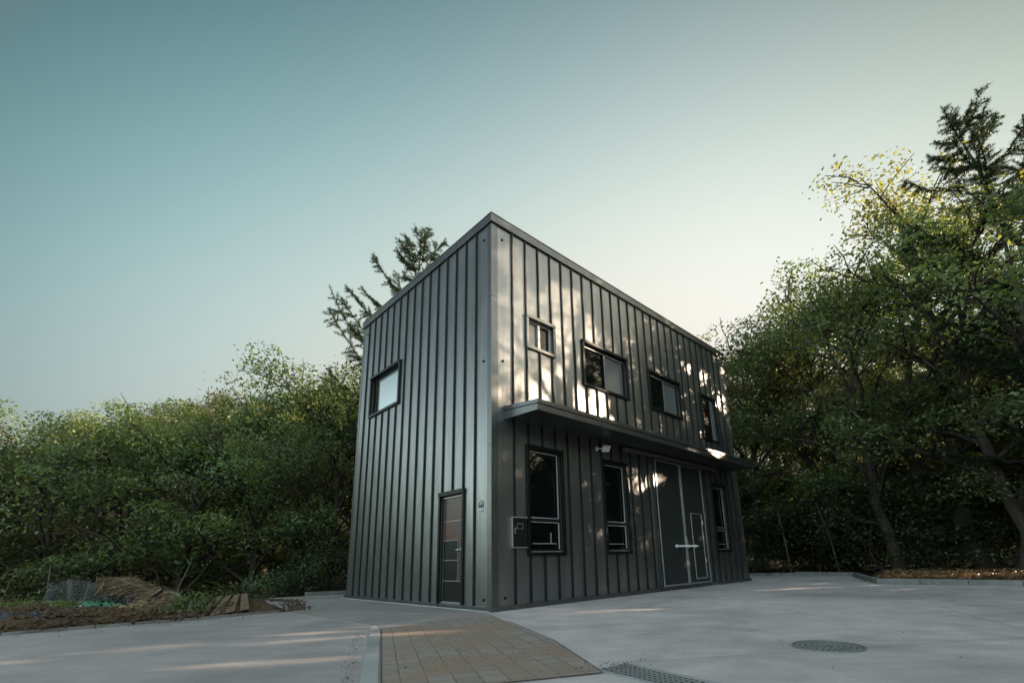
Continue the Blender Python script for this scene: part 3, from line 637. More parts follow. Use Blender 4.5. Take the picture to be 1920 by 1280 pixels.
# ------------------------------------------------------------------ clutter on the left soil bed
rnd = random.Random(11)
M_WOOD = barkm('weathered_plank', (.12, .085, .052), (.22, .16, .105))
pl = [((-5.98, 9.62), (-9.0, 14.38)), ((-6.15, 9.45), (-9.22, 14.38)), ((-6.32, 9.27), (-9.44, 14.36)), ((-6.50, 9.12), (-9.66, 14.32))]
lab = ['weathered plank on the soil edge, nearest the concrete', 'weathered plank second from the concrete edge', 'weathered plank third from the concrete edge', 'weathered plank farthest out over the gully']
for k, (a, b) in enumerate(pl):
    a = Vector((*a, .095-.022*k)); b = Vector((*b, .13-.02*k)); d = (b-a).normalized(); s_ = d.cross(Vector((0, 0, 1))).normalized()*.075; s_.z = .012; h = Vector((0, 0, .035))
    mb = MB().hexa([a-s_, b-s_, b+s_, a+s_, a-s_+h, b-s_+h, b+s_+h, a+s_+h])
    tag(mb.build('wooden_plank', M_WOOD, bevel=.006, base=tuple(a)), lab[k], 'plank', 'planks along the gully edge')
# sagging net fence
net = empty('net_fence', (-10.5, 11.6, .05), 'sagging dark net fence on thin stakes behind the soil bed', 'fence'); nb = Vector((-10.5, 11.6, .05))
N0, N1 = Vector((-13.0, 12.55)), Vector((-8.15, 10.55)); nx, nz = 90, 14; Vv = []
for i in range(nx+1):
    f = i/nx; p = N0.lerp(N1, f); top = .70+.06*math.sin(f*9)-.30*max(0, (f-.72)/.28)**1.0*(1)+.10*math.exp(-((f-.66)/.06)**2)-.35*max(0, .15-f)/.15
    for j in range(nz+1):
        g = j/nz; wv = .10*math.sin(f*38+g*2)*(1-g*.4)+.06*math.sin(f*17+3)
        Vv.append((p.x+.35*wv+rnd.uniform(-.012, .012), p.y+wv+rnd.uniform(-.012, .012)-.15*(1-g), -.02+top*g+rnd.uniform(-.012, .012)))
idx = np.arange((nx+1)*(nz+1)).reshape(nx+1, nz+1); Fq = np.stack([idx[:-1, :-1].ravel(), idx[1:, :-1].ravel(), idx[1:, 1:].ravel(), idx[:-1, 1:].ravel()], 1)
me = arr_mesh('netting', np.array(Vv)-np.array(nb), [Fq], [mat('grey_netting', (.075, .075, .075), .8)])
no = bpy.data.objects.new('netting', me); C.objects.link(no); no.parent = net; md = no.modifiers.new('wire', 'WIREFRAME'); md.thickness = .022; md.use_even_offset = False
for i, f in enumerate((.02, .2, .42, .66)):
    p = N0.lerp(N1, f); h = (1.1, .75, .8, .85, 1.0)[i]
    MB().tube([(p.x, p.y, -.1), (p.x+.05*(i-2), p.y, h)], .012, 6).build('stake', M_BARKP, net, nb)
# dry straw over the net end, and straw heap
def blades(name, n, fn, ln, wd, m, base, seed, label, cat, kind=None, parent=None):
    rg = np.random.default_rng(seed); P = fn(rg, n); d = rg.normal(size=(n, 3)); d[:, 2] = np.abs(d[:, 2])*.5+.05; d /= np.linalg.norm(d, axis=1)[:, None]
    l = ln*rg.uniform(.5, 1.3, n)[:, None]; s_ = np.cross(d, rg.normal(size=(n, 3))); s_ /= np.linalg.norm(s_, axis=1)[:, None]; s_ *= wd
    A = P-d*l/2; Bm = P+d*l*.1+np.array([0, 0, .02]); T = P+d*l/2-np.array([0, 0, .03]); V = np.stack([A-s_, A+s_, Bm+s_, Bm-s_, T+s_*.3, T-s_*.3], 1).reshape(-1, 3)-np.array(base)
    b_ = np.arange(n)[:, None]*6; F = np.concatenate([b_+np.array([[0, 1, 2, 3]]), b_+np.array([[3, 2, 4, 5]])])
    o = bpy.data.objects.new(name, arr_mesh(name, V, [F], [m], attr=np.repeat(rg.random(n), 6))); C.objects.link(o)
    if parent: o.parent = parent
    else: o.location = base; tag(o, label, cat, kind=kind)
    return o
M_STRAW = leafm('dry_straw', (.13, .095, .055), (.36, .28, .18), .2)
def heap(cx, cy, rx, ry, h):
    def f(rg, n):
        r_ = np.sqrt(rg.random(n)); a = rg.random(n)*2*math.pi; x = cx+rx*r_*np.cos(a); y = cy+ry*r_*np.sin(a); return np.stack([x, y, h*(1-r_**1.6)*rg.uniform(.75, 1.05, n)+.03], 1)
    return f
blades('straw_heap', 2600, heap(-8.0, 10.05, .62, .5, .42), .30, .006, M_STRAW, (-8.0, 10.05, 0), 3, 'heap of pale dry straw at the end of the net fence', 'straw heap')
def drape(rg, n):
    f = rg.uniform(.55, 1.0, n); x = N0.x+(N1.x-N0.x)*f; y = N0.y+(N1.y-N0.y)*f-.22; top = np.where(f > .66, .68-.30*np.maximum(0, (f-.72)/.28), .70)
    return np.stack([x+rg.normal(size=n)*.05, y+rg.normal(size=n)*.06, top*rg.uniform(.35, 1.0, n)**.6+.05], 1)
blades('dry_vines', 1500, drape, .34, .006, M_STRAW, nb, 4, None, None, parent=net)
# tarps
def tarp(name, cx, cy, rx, ry, h, m, label, seed):
    rg = random.Random(seed); mb = MB(); n = 20; pts = {}
    for i in range(n+1):
        for j in range(n+1):
            u, v = i/n*2-1, j/n*2-1; r_ = min(1, math.hypot(u, v)); z = h*(1-r_**2)+.02*math.sin(u*7+v*3)+.03*math.sin(v*9-u*4)*(.3+r_)+rg.uniform(-.012, .012)
            pts[i, j] = (cx+rx*u+.04*math.sin(v*5), cy+ry*v+.05*math.sin(u*6), .09+z)
    for i in range(n):
        for j in range(n): mb.quad(pts[i, j], pts[i+1, j], pts[i+1, j+1], pts[i, j+1])
    o = mb.build(name, m, base=(cx, cy, .05)); bm = bmesh.new(); bm.from_mesh(o.data); bmesh.ops.remove_doubles(bm, verts=bm.verts, dist=.0005); bm.to_mesh(o.data); bm.free()
    o.data.polygons.foreach_set('use_smooth', [True]*len(o.data.polygons)); md = o.modifiers.new('sol', 'SOLIDIFY'); md.thickness = .01
    return tag(o, label, 'tarpaulin')
tarp('tarpaulin', -10.2, 11.2, .62, .35, .17, mat('green_tarpaulin', (.045, .15, .09), .6), 'crumpled green tarpaulin in front of the net fence', 1)
tarp('tarpaulin', -10.05, 9.45, .72, .40, .06, mat('blue_tarpaulin', (.03, .06, .09), .6), 'flat blue tarpaulin lying on the brown soil bed', 2)
tarp('straw_mat', -9.2, 10.75, .5, .25, .10, mat('straw_matting', (.26, .23, .12), .9), 'yellowish straw mat between the green tarpaulin and the straw heap', 5); C.objects[-1]['category'] = 'mat'
tag(MB().tube([(-8.75, 10.2, .10), (-8.2, 9.9, .30), (-7.75, 9.75, .52)], .035, 8).build('drain_pipe', mat('black_plastic', (.012, .012, .013), .5), base=(-8.75, 10.2, .1)), 'black plastic pipe leaning on the straw heap', 'pipe')
tag(MB().tube([(-6.72, 9.08, -.1), (-6.66, 9.10, .34)], [.022, .02], 7).build('wooden_stake', M_BARKP, base=(-6.72, 9.08, 0)), 'short pale wooden stake beside the slab edge', 'stake')
tag(MB().tube([(-8.05, 10.62, -.1), (-8.1, 10.6, .5), (-7.9, 10.6, 1.05)], [.014, .012, .008], 6).build('bamboo_pole', M_BARKP, base=(-8.05, 10.62, 0)), 'thin pale pole standing at the right end of the net fence', 'pole')
tag(MB().tube([(-14.6, 12.9, -.1), (-14.4, 12.95, .9)], [.014, .009], 6).build('bamboo_pole', M_BARKP, base=(-14.6, 12.9, 0)), 'thin pale pole leaning at the far left of the soil bed', 'pole')

# loose grit and clods
def clods(name, n, fn, r0, r1, m, base, seed, label, cat):
    rg = np.random.default_rng(seed); P = fn(rg, n); r = (r0+(r1-r0)*rg.random(n)**3)[:, None, None]
    U = np.array([[1, 0, 0], [-1, 0, 0], [0, 1, 0], [0, -1, 0], [0, 0, 1], [0, 0, -1]], float); T = np.array([[0, 2, 4], [2, 1, 4], [1, 3, 4], [3, 0, 4], [2, 0, 5], [1, 2, 5], [3, 1, 5], [0, 3, 5]])
    V = P[:, None]+U[None]*r*rg.uniform(.55, 1.2, (n, 6, 1))*np.array([1, 1, .7])+rg.normal(size=(n, 6, 3))*r*.18-np.array(base)
    o = bpy.data.objects.new(name, arr_mesh(name, V.reshape(-1, 3), [(np.arange(n)[:, None, None]*6+T[None]).reshape(-1, 3)], [m])); C.objects.link(o); o.location = base
    return tag(o, label, cat, kind='stuff')
M_CLOD = soilm('soil_clods', (.065, .046, .03), (.115, .078, .05), (.17, .125, .085), 4.0)
M_GRIT = soilm('dark_grit', (.09, .07, .055), (.15, .115, .085), (.22, .18, .14), 6.0)
def linepts(pts, sp, z):
    def f(rg, n):
        pa = np.array(pts); k = rg.integers(0, len(pa)-1, n); t_ = rg.random(n)[:, None]; q = pa[k]*(1-t_)+pa[k+1]*t_+rg.normal(size=(n, 2))*sp; return np.column_stack([q, np.full(n, z)])
    return f
clods('soil_clods', 900, linepts([(-18, -.9), (-8.45, 7.75), (-6.9, 9.1), (-6.75, 9.0)], .24, .085), .012, .075, M_CLOD, (-9, 8, 0), 31, 'brown clods along the edge of the soil bed', 'soil clods')
clods('soil_clods', 1300, linepts([(-13, 10.5), (-9.5, 9.6), (-7.6, 9.6)], .75, .14), .02, .09, M_CLOD, (-10, 10, 0), 32, 'clods and stones heaped over the brown soil bed', 'soil clods')
clods('soil_clods', 900, linepts([(-5.4, 10.05), (-5.6, 10.9), (-6.8, 12.9), (-8.4, 14.1)], .14, .02), .008, .045, M_CLOD, (-7, 12, 0), 33, 'spilled brown crumbs where the soil runs onto the dull concrete', 'soil clods')
clods('grit', 800, linepts([(-1.9, 7.0), (-1.0, 5.6), (-.2, 5.0), (-1.3, 4.6), (-.9, 5.3)], .30, .012), .002, .007, M_GRIT, (-1, 5.5, 0), 34, 'dark grit scattered over the paver walk', 'grit')
clods('grit', 350, linepts([(-2.55, 6.6), (-1.9, 4.8), (-1.5, 3.7)], .035, .011), .002, .008, M_GRIT, (-2, 5, 0), 35, 'grit gathered along the flush kerb of the paver walk', 'grit')
clods('grit', 420, linepts([(-8, 7.4), (-6.2, 8.9), (-5.3, 9.8)], .35, .012), .003, .014, M_GRIT, (-6.5, 8.5, 0), 36, 'dark crumbs of soil on the parking slab by its edge', 'grit')
clods('grit', 260, linepts([(.3, 4.3), (.7, 4.35), (.5, 4.2)], .10, .014), .002, .009, M_GRIT, (.5, 4.3, 0), 37, 'dirt caught at the head of the drain cover', 'grit')
clods('grit', 500, linepts([(9.6, 12.4), (8.9, 13.4), (9.5, 15), (10.8, 17.4)], .3, .012), .003, .016, M_GRIT, (9.5, 14, 0), 38, 'crumbs and leaf bits along the foot of the right kerb', 'grit')

def lotpts(rg, n):
    y = 4+rg.random(n)**1.3*13; return np.column_stack([-1+rg.random(n)*(4+y*.55), y, np.full(n, .004)])
clods('grit', 420, lotpts, .002, .011, M_GRIT, (3, 8, 0), 39, 'specks of grit scattered over the concrete lot', 'grit')

# ------------------------------------------------------------------ vegetation generators
def unit(v): return v/np.linalg.norm(v, axis=-1, keepdims=True)
class TB:      # wood builder
    def __init__(s): s.V = []; s.F = []; s.T = []; s.n = 0
    def tube(s, P, r, k):
        P = np.asarray(P); r = np.asarray(r); m = len(P); d = np.gradient(P, axis=0); d = unit(d)
        ref = np.where(np.abs(d[:, 2:3]) < .9, np.array([[0, 0, 1.]]), np.array([[1., 0, 0]])); a = unit(np.cross(d, ref)); b = np.cross(d, a)
        t = np.linspace(0, 2*math.pi, k, endpoint=False)
        V = P[:, None]+r[:, None, None]*(np.cos(t)[None, :, None]*a[:, None]+np.sin(t)[None, :, None]*b[:, None])
        i = np.arange(m-1)[:, None]*k; j = np.arange(k)[None]; j2 = (j+1) % k
        s.F.append(np.stack([(i+j), (i+j2), (i+k+j2), (i+k+j)], -1).reshape(-1, 4)+s.n); s.V.append(V.reshape(-1, 3)); s.n += m*k
        s.T.append(np.full((m-1)*k, k < 5))
    def mesh(s, name, m): return (np.concatenate(s.V), np.concatenate(s.F), np.concatenate(s.T), m)
def leaf_geo(P, rg, size, upbias, tint, aspect=.58, nrm=None):
    n = len(P); nr = rg.normal(size=(n, 3)); nr[:, 2] += upbias
    if nrm is not None: nr = nr*.55+unit(nrm)*1.1
    nr = unit(nr); d = unit(np.cross(nr, rg.normal(size=(n, 3)))); s_ = np.cross(nr, d)
    l = size*rg.uniform(.65, 1.3, n)[:, None]; w_ = l*aspect*.5
    A = P-d*l*.5; T = P+d*l*.5-np.array([0, 0, .15])*l; m1 = P+s_*w_+nr*l*.08; m2 = P-s_*w_+nr*l*.08
    return np.stack([A, m1, T, m2], 1), np.repeat(tint, 4)
def broadleaf(seed, H, Rr, base, nl=19, subs=9, per=62, size=.125, lean=0, open_=0., wood=M_BARK):
    rg = np.random.default_rng(seed); tb = TB(); cl = []; lobes = []
    tz = np.linspace(0, .86*H, 9); wob = np.cumsum(rg.normal(size=(9, 2))*.018*H, 0); wob[0] = 0
    tr = np.stack([wob[:, 0]+lean*tz, wob[:, 1], tz], 1); r0 = .016*H+.03
    tb.tube(tr, r0*(1-.86*np.linspace(0, 1, 9)**.8), 7)
    tp = lambda f: np.array([np.interp(f*.86*H, tz, tr[:, k]) for k in range(3)])
    for i in range(nl):
        f = base+(1-base)*((i+rg.random())/nl)**.85; az = i*2.39996+rg.normal()*.35
        fr = (f-base)/(1-base); prof = (math.sin(math.pi*(.20+.72*fr)))**.8
        ln = Rr*prof*rg.uniform(.62, 1.22)+.3; el = R(rg.uniform(8, 30)+38*fr); st = tp(max(.03, f-.10))
        d = np.array([math.cos(az)*math.cos(el), math.sin(az)*math.cos(el), math.sin(el)]); t = np.linspace(0, 1, 6)[:, None]
        sag = np.array([0, 0, 1.])*(.18*np.sin(t*math.pi*.9)-.10*t**2)*ln; jit = np.cumsum(rg.normal(size=(6, 3))*.035*ln, 0); jit[0] = 0
        path = st+d*ln*t+sag+jit; lr = r0*(.42-.22*fr); tb.tube(path, lr*(1-.82*t[:, 0]), 5)
        tb0 = rg.uniform(-.22, .22)
        for k in range(subs):
            g = rg.uniform(.35, 1.0); o = np.array([np.interp(g, t[:, 0], path[:, q]) for q in range(3)])
            d2 = unit(d*.8+rg.normal(size=3)*np.array([.8, .8, .5])+np.array([0, 0, .22])); l2 = ln*rg.uniform(.18, .36)*(1.15-g*.35)+.25; t2 = np.linspace(0, 1, 4)[:, None]
            p2 = o+d2*l2*t2+np.cumsum(rg.normal(size=(4, 3))*.04*l2, 0); tb.tube(p2, lr*.34*(1-.7*t2[:, 0])+.004, 3)
            cl.append(o+d2*l2*.8+rg.normal(size=3)*.10)
            if k < 3: lobes.append((o+d2*l2*.85, rg.uniform(.40, .66)*(.6+.12*Rr), tb0))
        lobes.append((path[4], rg.uniform(.62, 1.0)*(.45+.20*ln), tb0)); cl.append(path[-1]+rg.normal(size=3)*.2)
    top = tp(1.0)
    for k in range(8): cl.append(top+np.array([rg.normal()*.35, rg.normal()*.35, rg.uniform(0, .14*H)]))
    cl = np.array(cl); cl = cl[rg.random(len(cl)) > max(.35, open_)]
    m = len(cl); cs = rg.uniform(.6, 1.25, m); pc = int(per*.5); P = cl[:, None]+rg.normal(size=(m, pc, 3))*np.array([.36, .36, .15])*cs[:, None, None]
    P[..., 2] -= .06; tint = np.clip(np.repeat(rg.beta(1.5, 1.9, m), pc)+rg.normal(size=m*pc)*.13, 0, 1)
    L4, tt = leaf_geo(P.reshape(-1, 3), rg, size, .9, tint)
    for k in range(4): lobes.append((top+np.array([rg.normal()*.45, rg.normal()*.45, rg.uniform(-.06, .05)*H]), rg.uniform(.5, .8)*(.5+.12*Rr), .1))
    LP, LN, LT = [], [], []
    for c, r_, t0 in lobes:
        if rg.random() < open_: continue
        n_ = int(per*3.1*r_*r_)+30; d_ = unit(rg.normal(size=(n_, 3))+np.array([0, 0, .35])); lump = 1+.20*np.sin(d_[:, 0]*5+r_*9)*np.cos(d_[:, 1]*4+d_[:, 2]*5)
        rr_ = r_*lump*(1-.42*rg.random(n_)**1.8); LP.append(c+d_*rr_[:, None]*np.array([1.12, 1.12, .68])); LN.append(d_*np.array([.8, .8, 1.2])); LT.append(np.clip(rg.beta(2, 2, n_)*.75+.12+t0+rg.normal(size=n_)*.06, 0, 1))
    LP = np.concatenate(LP); L4b, ttb = leaf_geo(LP, rg, size*1.05, 0, np.concatenate(LT), nrm=np.concatenate(LN))
    return tb.mesh('trunk', wood), np.concatenate([L4, L4b]), np.concatenate([tt, ttb])
def conifer(seed, H, Rr, base, nb=64, dens=1.0, lean=0):
    rg = np.random.default_rng(seed); tb = TB(); tz = np.linspace(0, H, 12); wob = np.cumsum(rg.normal(size=(12, 2))*.007*H, 0); wob[0] = 0
    tr = np.stack([wob[:, 0]+lean*tz, wob[:, 1], tz], 1); r0 = .012*H+.03; tb.tube(tr, r0*(1-.93*np.linspace(0, 1, 12)), 7)
    tp = lambda z: np.array([np.interp(z, tz, tr[:, k]) for k in range(3)]); SP = []; SD = []
    for i in range(nb):
        fr = ((i+rg.random()*.8)/nb)**.92; z = H*(base+(1-base)*fr)*.985; az = i*2.39996+rg.normal()*.4
        ln = Rr*(1-fr)**.72*rg.uniform(.55, 1.12)+.25; e0 = R(-8+rg.normal()*6+42*fr**1.5); t = np.linspace(0, 1, 8)[:, None]
        hd = np.array([math.cos(az), math.sin(az), 0]); path = tp(z)+hd*ln*t*math.cos(e0)+np.array([0, 0, 1.])*ln*(math.sin(e0)*t-.10*np.sin(t*math.pi)+.30*t**2.2)+np.cumsum(rg.normal(size=(8, 3))*.012*ln, 0)
        lr = .012+.012*ln; tb.tube(path, lr*(1-.8*t[:, 0]), 4); nt_ = int(9+ln*8.5)
        for k in range(nt_):
            g = rg.uniform(.12, 1.0)**.8; o = np.array([np.interp(g, t[:, 0], path[:, q]) for q in range(3)]); sd = rg.choice([-1, 1]); lat = np.array([-hd[1], hd[0], 0])*sd
            d2 = unit(hd*rg.uniform(.3, .9)+lat*rg.uniform(.3, 1)+np.array([0, 0, rg.uniform(-.35, .55)])); l2 = (.22+.34*ln*.45*(1.1-g))*rg.uniform(.6, 1.3)
            tb.tube(np.array([o, o+d2*l2*.55, o+d2*l2+np.array([0, 0, .06*l2])]), np.array([.010, .007, .003]), 3)
            q = np.linspace(.1, 1, max(3, int(l2/.055*dens)))[:, None]; SP.append(o+d2*l2*q); SD.append(np.repeat(d2[None], len(q), 0))
        q = np.linspace(.3, 1, int(ln/.06*dens)+3); SP.append(np.stack([np.interp(q, t[:, 0], path[:, k]) for k in range(3)], 1)); SD.append(np.repeat(hd[None], len(q), 0))
    P = np.concatenate(SP); D = np.concatenate(SD); P = np.repeat(P, 13, 0); D = np.repeat(D, 13, 0); n = len(P)
    nd = unit(D*.55+rg.normal(size=(n, 3))*.75); l = rg.uniform(.06, .13, n)[:, None]; s_ = unit(np.cross(nd, rg.normal(size=(n, 3))))*.008
    L4 = np.stack([P-s_, P+s_, P+nd*l+s_*.4, P+nd*l-s_*.4], 1); tt = np.repeat(rg.random(n), 4)
    return tb.mesh('trunk', M_BARK), L4, tt
def crown_mesh(L4, tt, m, keep=None):
    if keep is not None: tt = tt.reshape(-1, 4)[keep].ravel(); L4 = L4[keep]
    n = len(L4); return arr_mesh('crown', L4.reshape(-1, 3), [np.arange(n*4).reshape(n, 4)], [m], attr=tt)

# sun gaps between the leaves: ellipses on the front wall and on the ground that the low sun reaches
rgap = np.random.default_rng(77)
WALLGAP = [(1.70, 5.9, .42, .55), (1.9, 5.1, .35, .45), (.55, 5.1, .22, .42), (.50, 6.1, .2, .35), (.9, 6.6, .3, .32), (2.85, 6.75, .35, .45), (3.0, 6.2, .3, .4), (1.2, 4.6, .4, .35), (.35, 4.4, .25, .35), (.95, 5.2, .3, .3),
           (2.1, 7.1, .25, .25), (2.65, 7.3, .2, .2), (.6, 7.5, .22, .25), (4.0, 6.5, .25, .3), (5.1, 5.8, .18, .7), (5.2, 4.7, .15, .4), (6.1, 6.5, .28, .32), (6.6, 6.5, .25, .3), (7.9, 7.2, .35, .35), (8.35, 7.0, .3, .3), (6.3, 4.6, .2, .28), (8.8, 5.2, .2, .5), (9.4, 7.0, .25, .3), (7.8, 5.6, .22, .35), (3.4, 4.55, .25, .3), (2.6, 4.5, .25, .3), (4.9, 7.0, .2, .25), (7.1, 7.4, .22, .25), (10.3, 6.3, .2, .4),
           (2.2, 3.0, .32, .2), (2.75, 2.85, .28, .3), (2.5, 2.4, .3, .25), (.5, 2.8, .25, .3), (7.5, 1.75, .25, .35), (7.9, 1.2, .2, .3), (8.45, 2.4, .18, .5), (8.7, 1.9, .15, .4), (8.6, .6, .2, .3), (6.8, .7, .25, .35), (9.9, .8, .15, .4), (10.3, 2.0, .15, .4), (3.3, 1.0, .2, .25), (5.0, 1.2, .2, .3)]
GNDGAP = [(-5.9, 5.3, 1.3, .16), (-4.9, 5.62, 1.3, .17), (-4.0, 6.05, 1.3, .18), (-3.4, 6.6, 1.1, .17), (-2.9, 7.15, .8, .16), (-2.6, 4.85, 1.0, .12), (-1.9, 6.5, .6, .10), (1.6, 8.7, 1.6, .14), (2.9, 9.15, 1.2, .10), (7.2, 14.0, 1.2, .28), (6.6, 12.6, 1.6, .18), (8.6, 11.6, 1.4, .20), (8.9, 13.0, .9, .2), (5.2, 11.0, 1.4, .12), (12.5, 13.5, 2.2, .5), (13.8, 15.3, 2.0, .5), (11.5, 12.2, 1.2, .3), (-7.9, 10.2, .9, .35), (-9.6, 10.4, .8, .2)]
Kn = np.array(K); NF = np.array(-DL); DRn = np.array(DR); SH = np.array([math.sin(SUN_AZ), math.cos(SUN_AZ)])
def lit_keep(Pw):
    keep = np.ones(len(Pw), bool); tq = ((Pw-Kn)@NF)/(S_DIR@NF); Q = Pw-S_DIR*tq[:, None]; u = (Q-Kn)@DRn; z = Q[:, 2]
    ok = tq > 1.0
    rr_ = np.random.default_rng(len(Pw)).random(len(Pw)); uw = u+.10*np.sin(6.1*z+2.3*u)+.05*np.sin(13*z-7*u); zw = z+.10*np.sin(5.3*u-3.1*z)+.05*np.sin(11*u+9*z)
    for (u0, z0, ru, rz) in WALLGAP: q_ = (2.0 if u0 < 3.6 else 1.5 if u0 < 5.6 else 1.1) if z0 > 4 else .8; pr_ = (.98 if u0 < 3.6 else .74) if z0 > 4 else .6; keep &= ~(ok & (rr_ < pr_) & (((uw-u0)/(ru*q_))**2+((zw-z0)/(rz*q_))**2 < 1))
    Qg = Pw-S_DIR*(Pw[:, 2]/S_DIR[2])[:, None]
    for (x0, y0, a, b) in GNDGAP:
        dx, dy = Qg[:, 0]-x0, Qg[:, 1]-y0; al = dx*SH[0]+dy*SH[1]; ac = -dx*SH[1]+dy*SH[0]; keep &= ~(((al/a)**2+(ac/(b*1.6))**2 < 1))
    return keep

PROTO = {}
def proto(key, gen, m): PROTO[key] = (*gen, m); 
proto('roundA', broadleaf(1, 12, 4.3, .27), M_LEAF)
proto('roundB', broadleaf(2, 12, 4.6, .30, nl=18), M_LEAFD)
proto('tallC', broadleaf(3, 14, 3.8, .28, nl=22), M_LEAFO)
proto('roundD', broadleaf(4, 13, 4.8, .26, nl=20), M_LEAF)
proto('openE', broadleaf(5, 15, 4.6, .30, nl=20, subs=9, per=46, open_=.18), M_LEAFO)
proto('leanF', broadleaf(6, 16, 5.0, .28, nl=20, lean=-.16, per=60, open_=.08), M_LEAFD)
proto('thinG', broadleaf(7, 14, 3.4, .34, nl=18, per=60), M_LEAF)
proto('shrubH', broadleaf(8, 3.2, 1.9, .03, nl=16, subs=6, per=50, size=.10), M_SHRUB)
proto('larchI', conifer(21, 18, 5.8, .22, 74, lean=.09), M_NEEDLE)
proto('larchJ', conifer(22, 18, 5.2, .32, 62), M_NEEDLE)
PH = {'roundA': 12.9, 'roundB': 12.9, 'tallC': 15, 'roundD': 14, 'openE': 16.2, 'leanF': 17, 'thinG': 15, 'shrubH': 3.4, 'larchI': 18, 'larchJ': 18}
def wood_mesh(w_, keep=None): return arr_mesh('trunk', w_[0], [w_[1] if keep is None else w_[1][keep]], [w_[3]], True)
SHARED = {k: (wood_mesh(v[0]), crown_mesh(v[1], v[2], v[3])) for k, v in PROTO.items()}
def plant(name, key, x, y, height, rz, label, cat, group, carve=False, wide=1.0, leaf=None, zoff=0.0):
    z = float(terrain(np.array([x]), np.array([y]))[0])-.15+zoff
    s_ = height/PH[key]; root = empty(name, (x, y, z), label, cat, group); root.rotation_euler.z = rz; root.scale = (s_*wide, s_*wide, s_)
    tm, cm = SHARED[key]
    if carve:
        wd_, L4, tt, m = PROTO[key]; c_, sn = math.cos(rz), math.sin(rz)
        def world(p):
            X = p*np.array([s_*wide, s_*wide, s_]); return np.stack([X[:, 0]*c_-X[:, 1]*sn+x, X[:, 0]*sn+X[:, 1]*c_+y, X[:, 2]+z], 1)
        kp = lit_keep(world(L4.mean(1)))
        if not kp.all(): cm = crown_mesh(L4, tt, m, kp)
        kw = lit_keep(world(wd_[0][wd_[1]].mean(1))) | ~wd_[2]
        if not kw.all(): tm = wood_mesh(wd_, kw)
    for nm, me in (('trunk', tm), ('crown', cm)):
        o = bpy.data.objects.new(nm, me); C.objects.link(o); o.parent = root
    return root
def at(az, D): return D*math.sin(R(az)), D*math.cos(R(az))
def hgt(az, D, el):
    x, y = at(az, D); return .9+D*math.tan(R(el))-float(terrain(np.array([x]), np.array([y]))[0])+.15
tr = random.Random(5)
LG, RG = 'trees of the left wood', 'trees of the right wood'
# ---- left wood, front row (azimuth, distance, elevation of the top, kind, label)
LEFT = [(-54, 28, 9.8, 'roundA', 'broadleaf tree at the far left edge of the left wood'),
        (-49.5, 27, 12.4, 'tallC', 'low olive-topped tree second from the left edge of the photo'),
        (-45, 26, 14.2, 'roundB', 'dark round tree above the left half of the soil bed'),
        (-41.5, 28, 17.2, 'roundD', 'mid green tree rising behind the left end of the net fence'),
        (-38, 25, 17.4, 'roundA', 'bushy green tree standing right behind the net fence'),
        (-34.5, 27, 21.0, 'tallC', 'olive tree above the bamboo pole, taller than those left of it'),
        (-31.5, 24, 20.0, 'roundB', 'dark spreading tree behind the wooden planks'),
        (-28.3, 26, 23.2, 'roundD', 'tall pale-topped tree left of the larch by the building'),
        (-25.2, 23.5, 22.5, 'roundA', 'green tree touching the left edge of the metal building'),
        (-21.5, 26, 24.0, 'roundB', 'tree half hidden by the left edge of the metal building')]
for az, D, el, k, lb in LEFT: plant('broadleaf_tree', k, *at(az, D), hgt(az, D, el), tr.uniform(0, 6.28), lb, 'tree', LG, wide=tr.uniform(1.0, 1.2))
DEEP_L = 'broadleaf tree deep in the left wood, glimpsed behind its front row'
for row, (D0, step, dl_) in enumerate(((34, 4.4, -.8), (42, 4.6, .2), (54, 4.8, .3))):
    az = -58+row*1.7
    while az < -15:
        D = D0+tr.uniform(-2, 2); el = float(np.interp(az, [-66, -54, -50.7, -46.4, -39.9, -33.4, -28.5, -24.5, -15], [9, 10.5, 11.6, 14.2, 16.8, 19.8, 22.6, 23, 23.5]))+dl_+tr.uniform(-1.6, .5)
        el = min(el, 21 if row > 0 else 30)
        plant('broadleaf_tree', tr.choice(['roundA', 'roundB', 'tallC', 'roundD', 'thinG']), *at(az, D), hgt(az, D, el), tr.uniform(0, 6.28), DEEP_L, 'tree', LG, wide=1.15); az += step
for az, D, h in ((-61, 60, 10), (-67, 58, 9), (-72, 60, 10), (-77, 57, 9), (-82, 60, 10), (-88, 58, 9), (-94, 60, 10)):  # unseen treeline added to hide the low sky from the side wall
    plant('broadleaf_tree', tr.choice(['roundA', 'roundB', 'roundD']), *at(az, D), h, tr.uniform(0, 6.28), 'distant tree added beyond the left edge to darken the side wall foot', 'tree', LG, wide=1.5)
# ---- conifer behind the building
plant('larch_tree', 'larchJ', *at(-17.0, 24), hgt(-17.0, 24, 38.2), 2.6, 'tall dark larch rising behind the left side of the metal building', 'larch', 'larches', wide=.98)
for az, D, el in ((-11, 30, 22), (-3, 32, 20), (5, 32, 20), (12, 31, 22), (-7, 42, 18), (8, 42, 18)):
    plant('broadleaf_tree', tr.choice(['roundA', 'roundD', 'tallC']), *at(az, D), hgt(az, D, el), tr.uniform(0, 6.28), 'broadleaf tree hidden behind the metal building', 'tree', 'trees behind the building', wide=1.1)
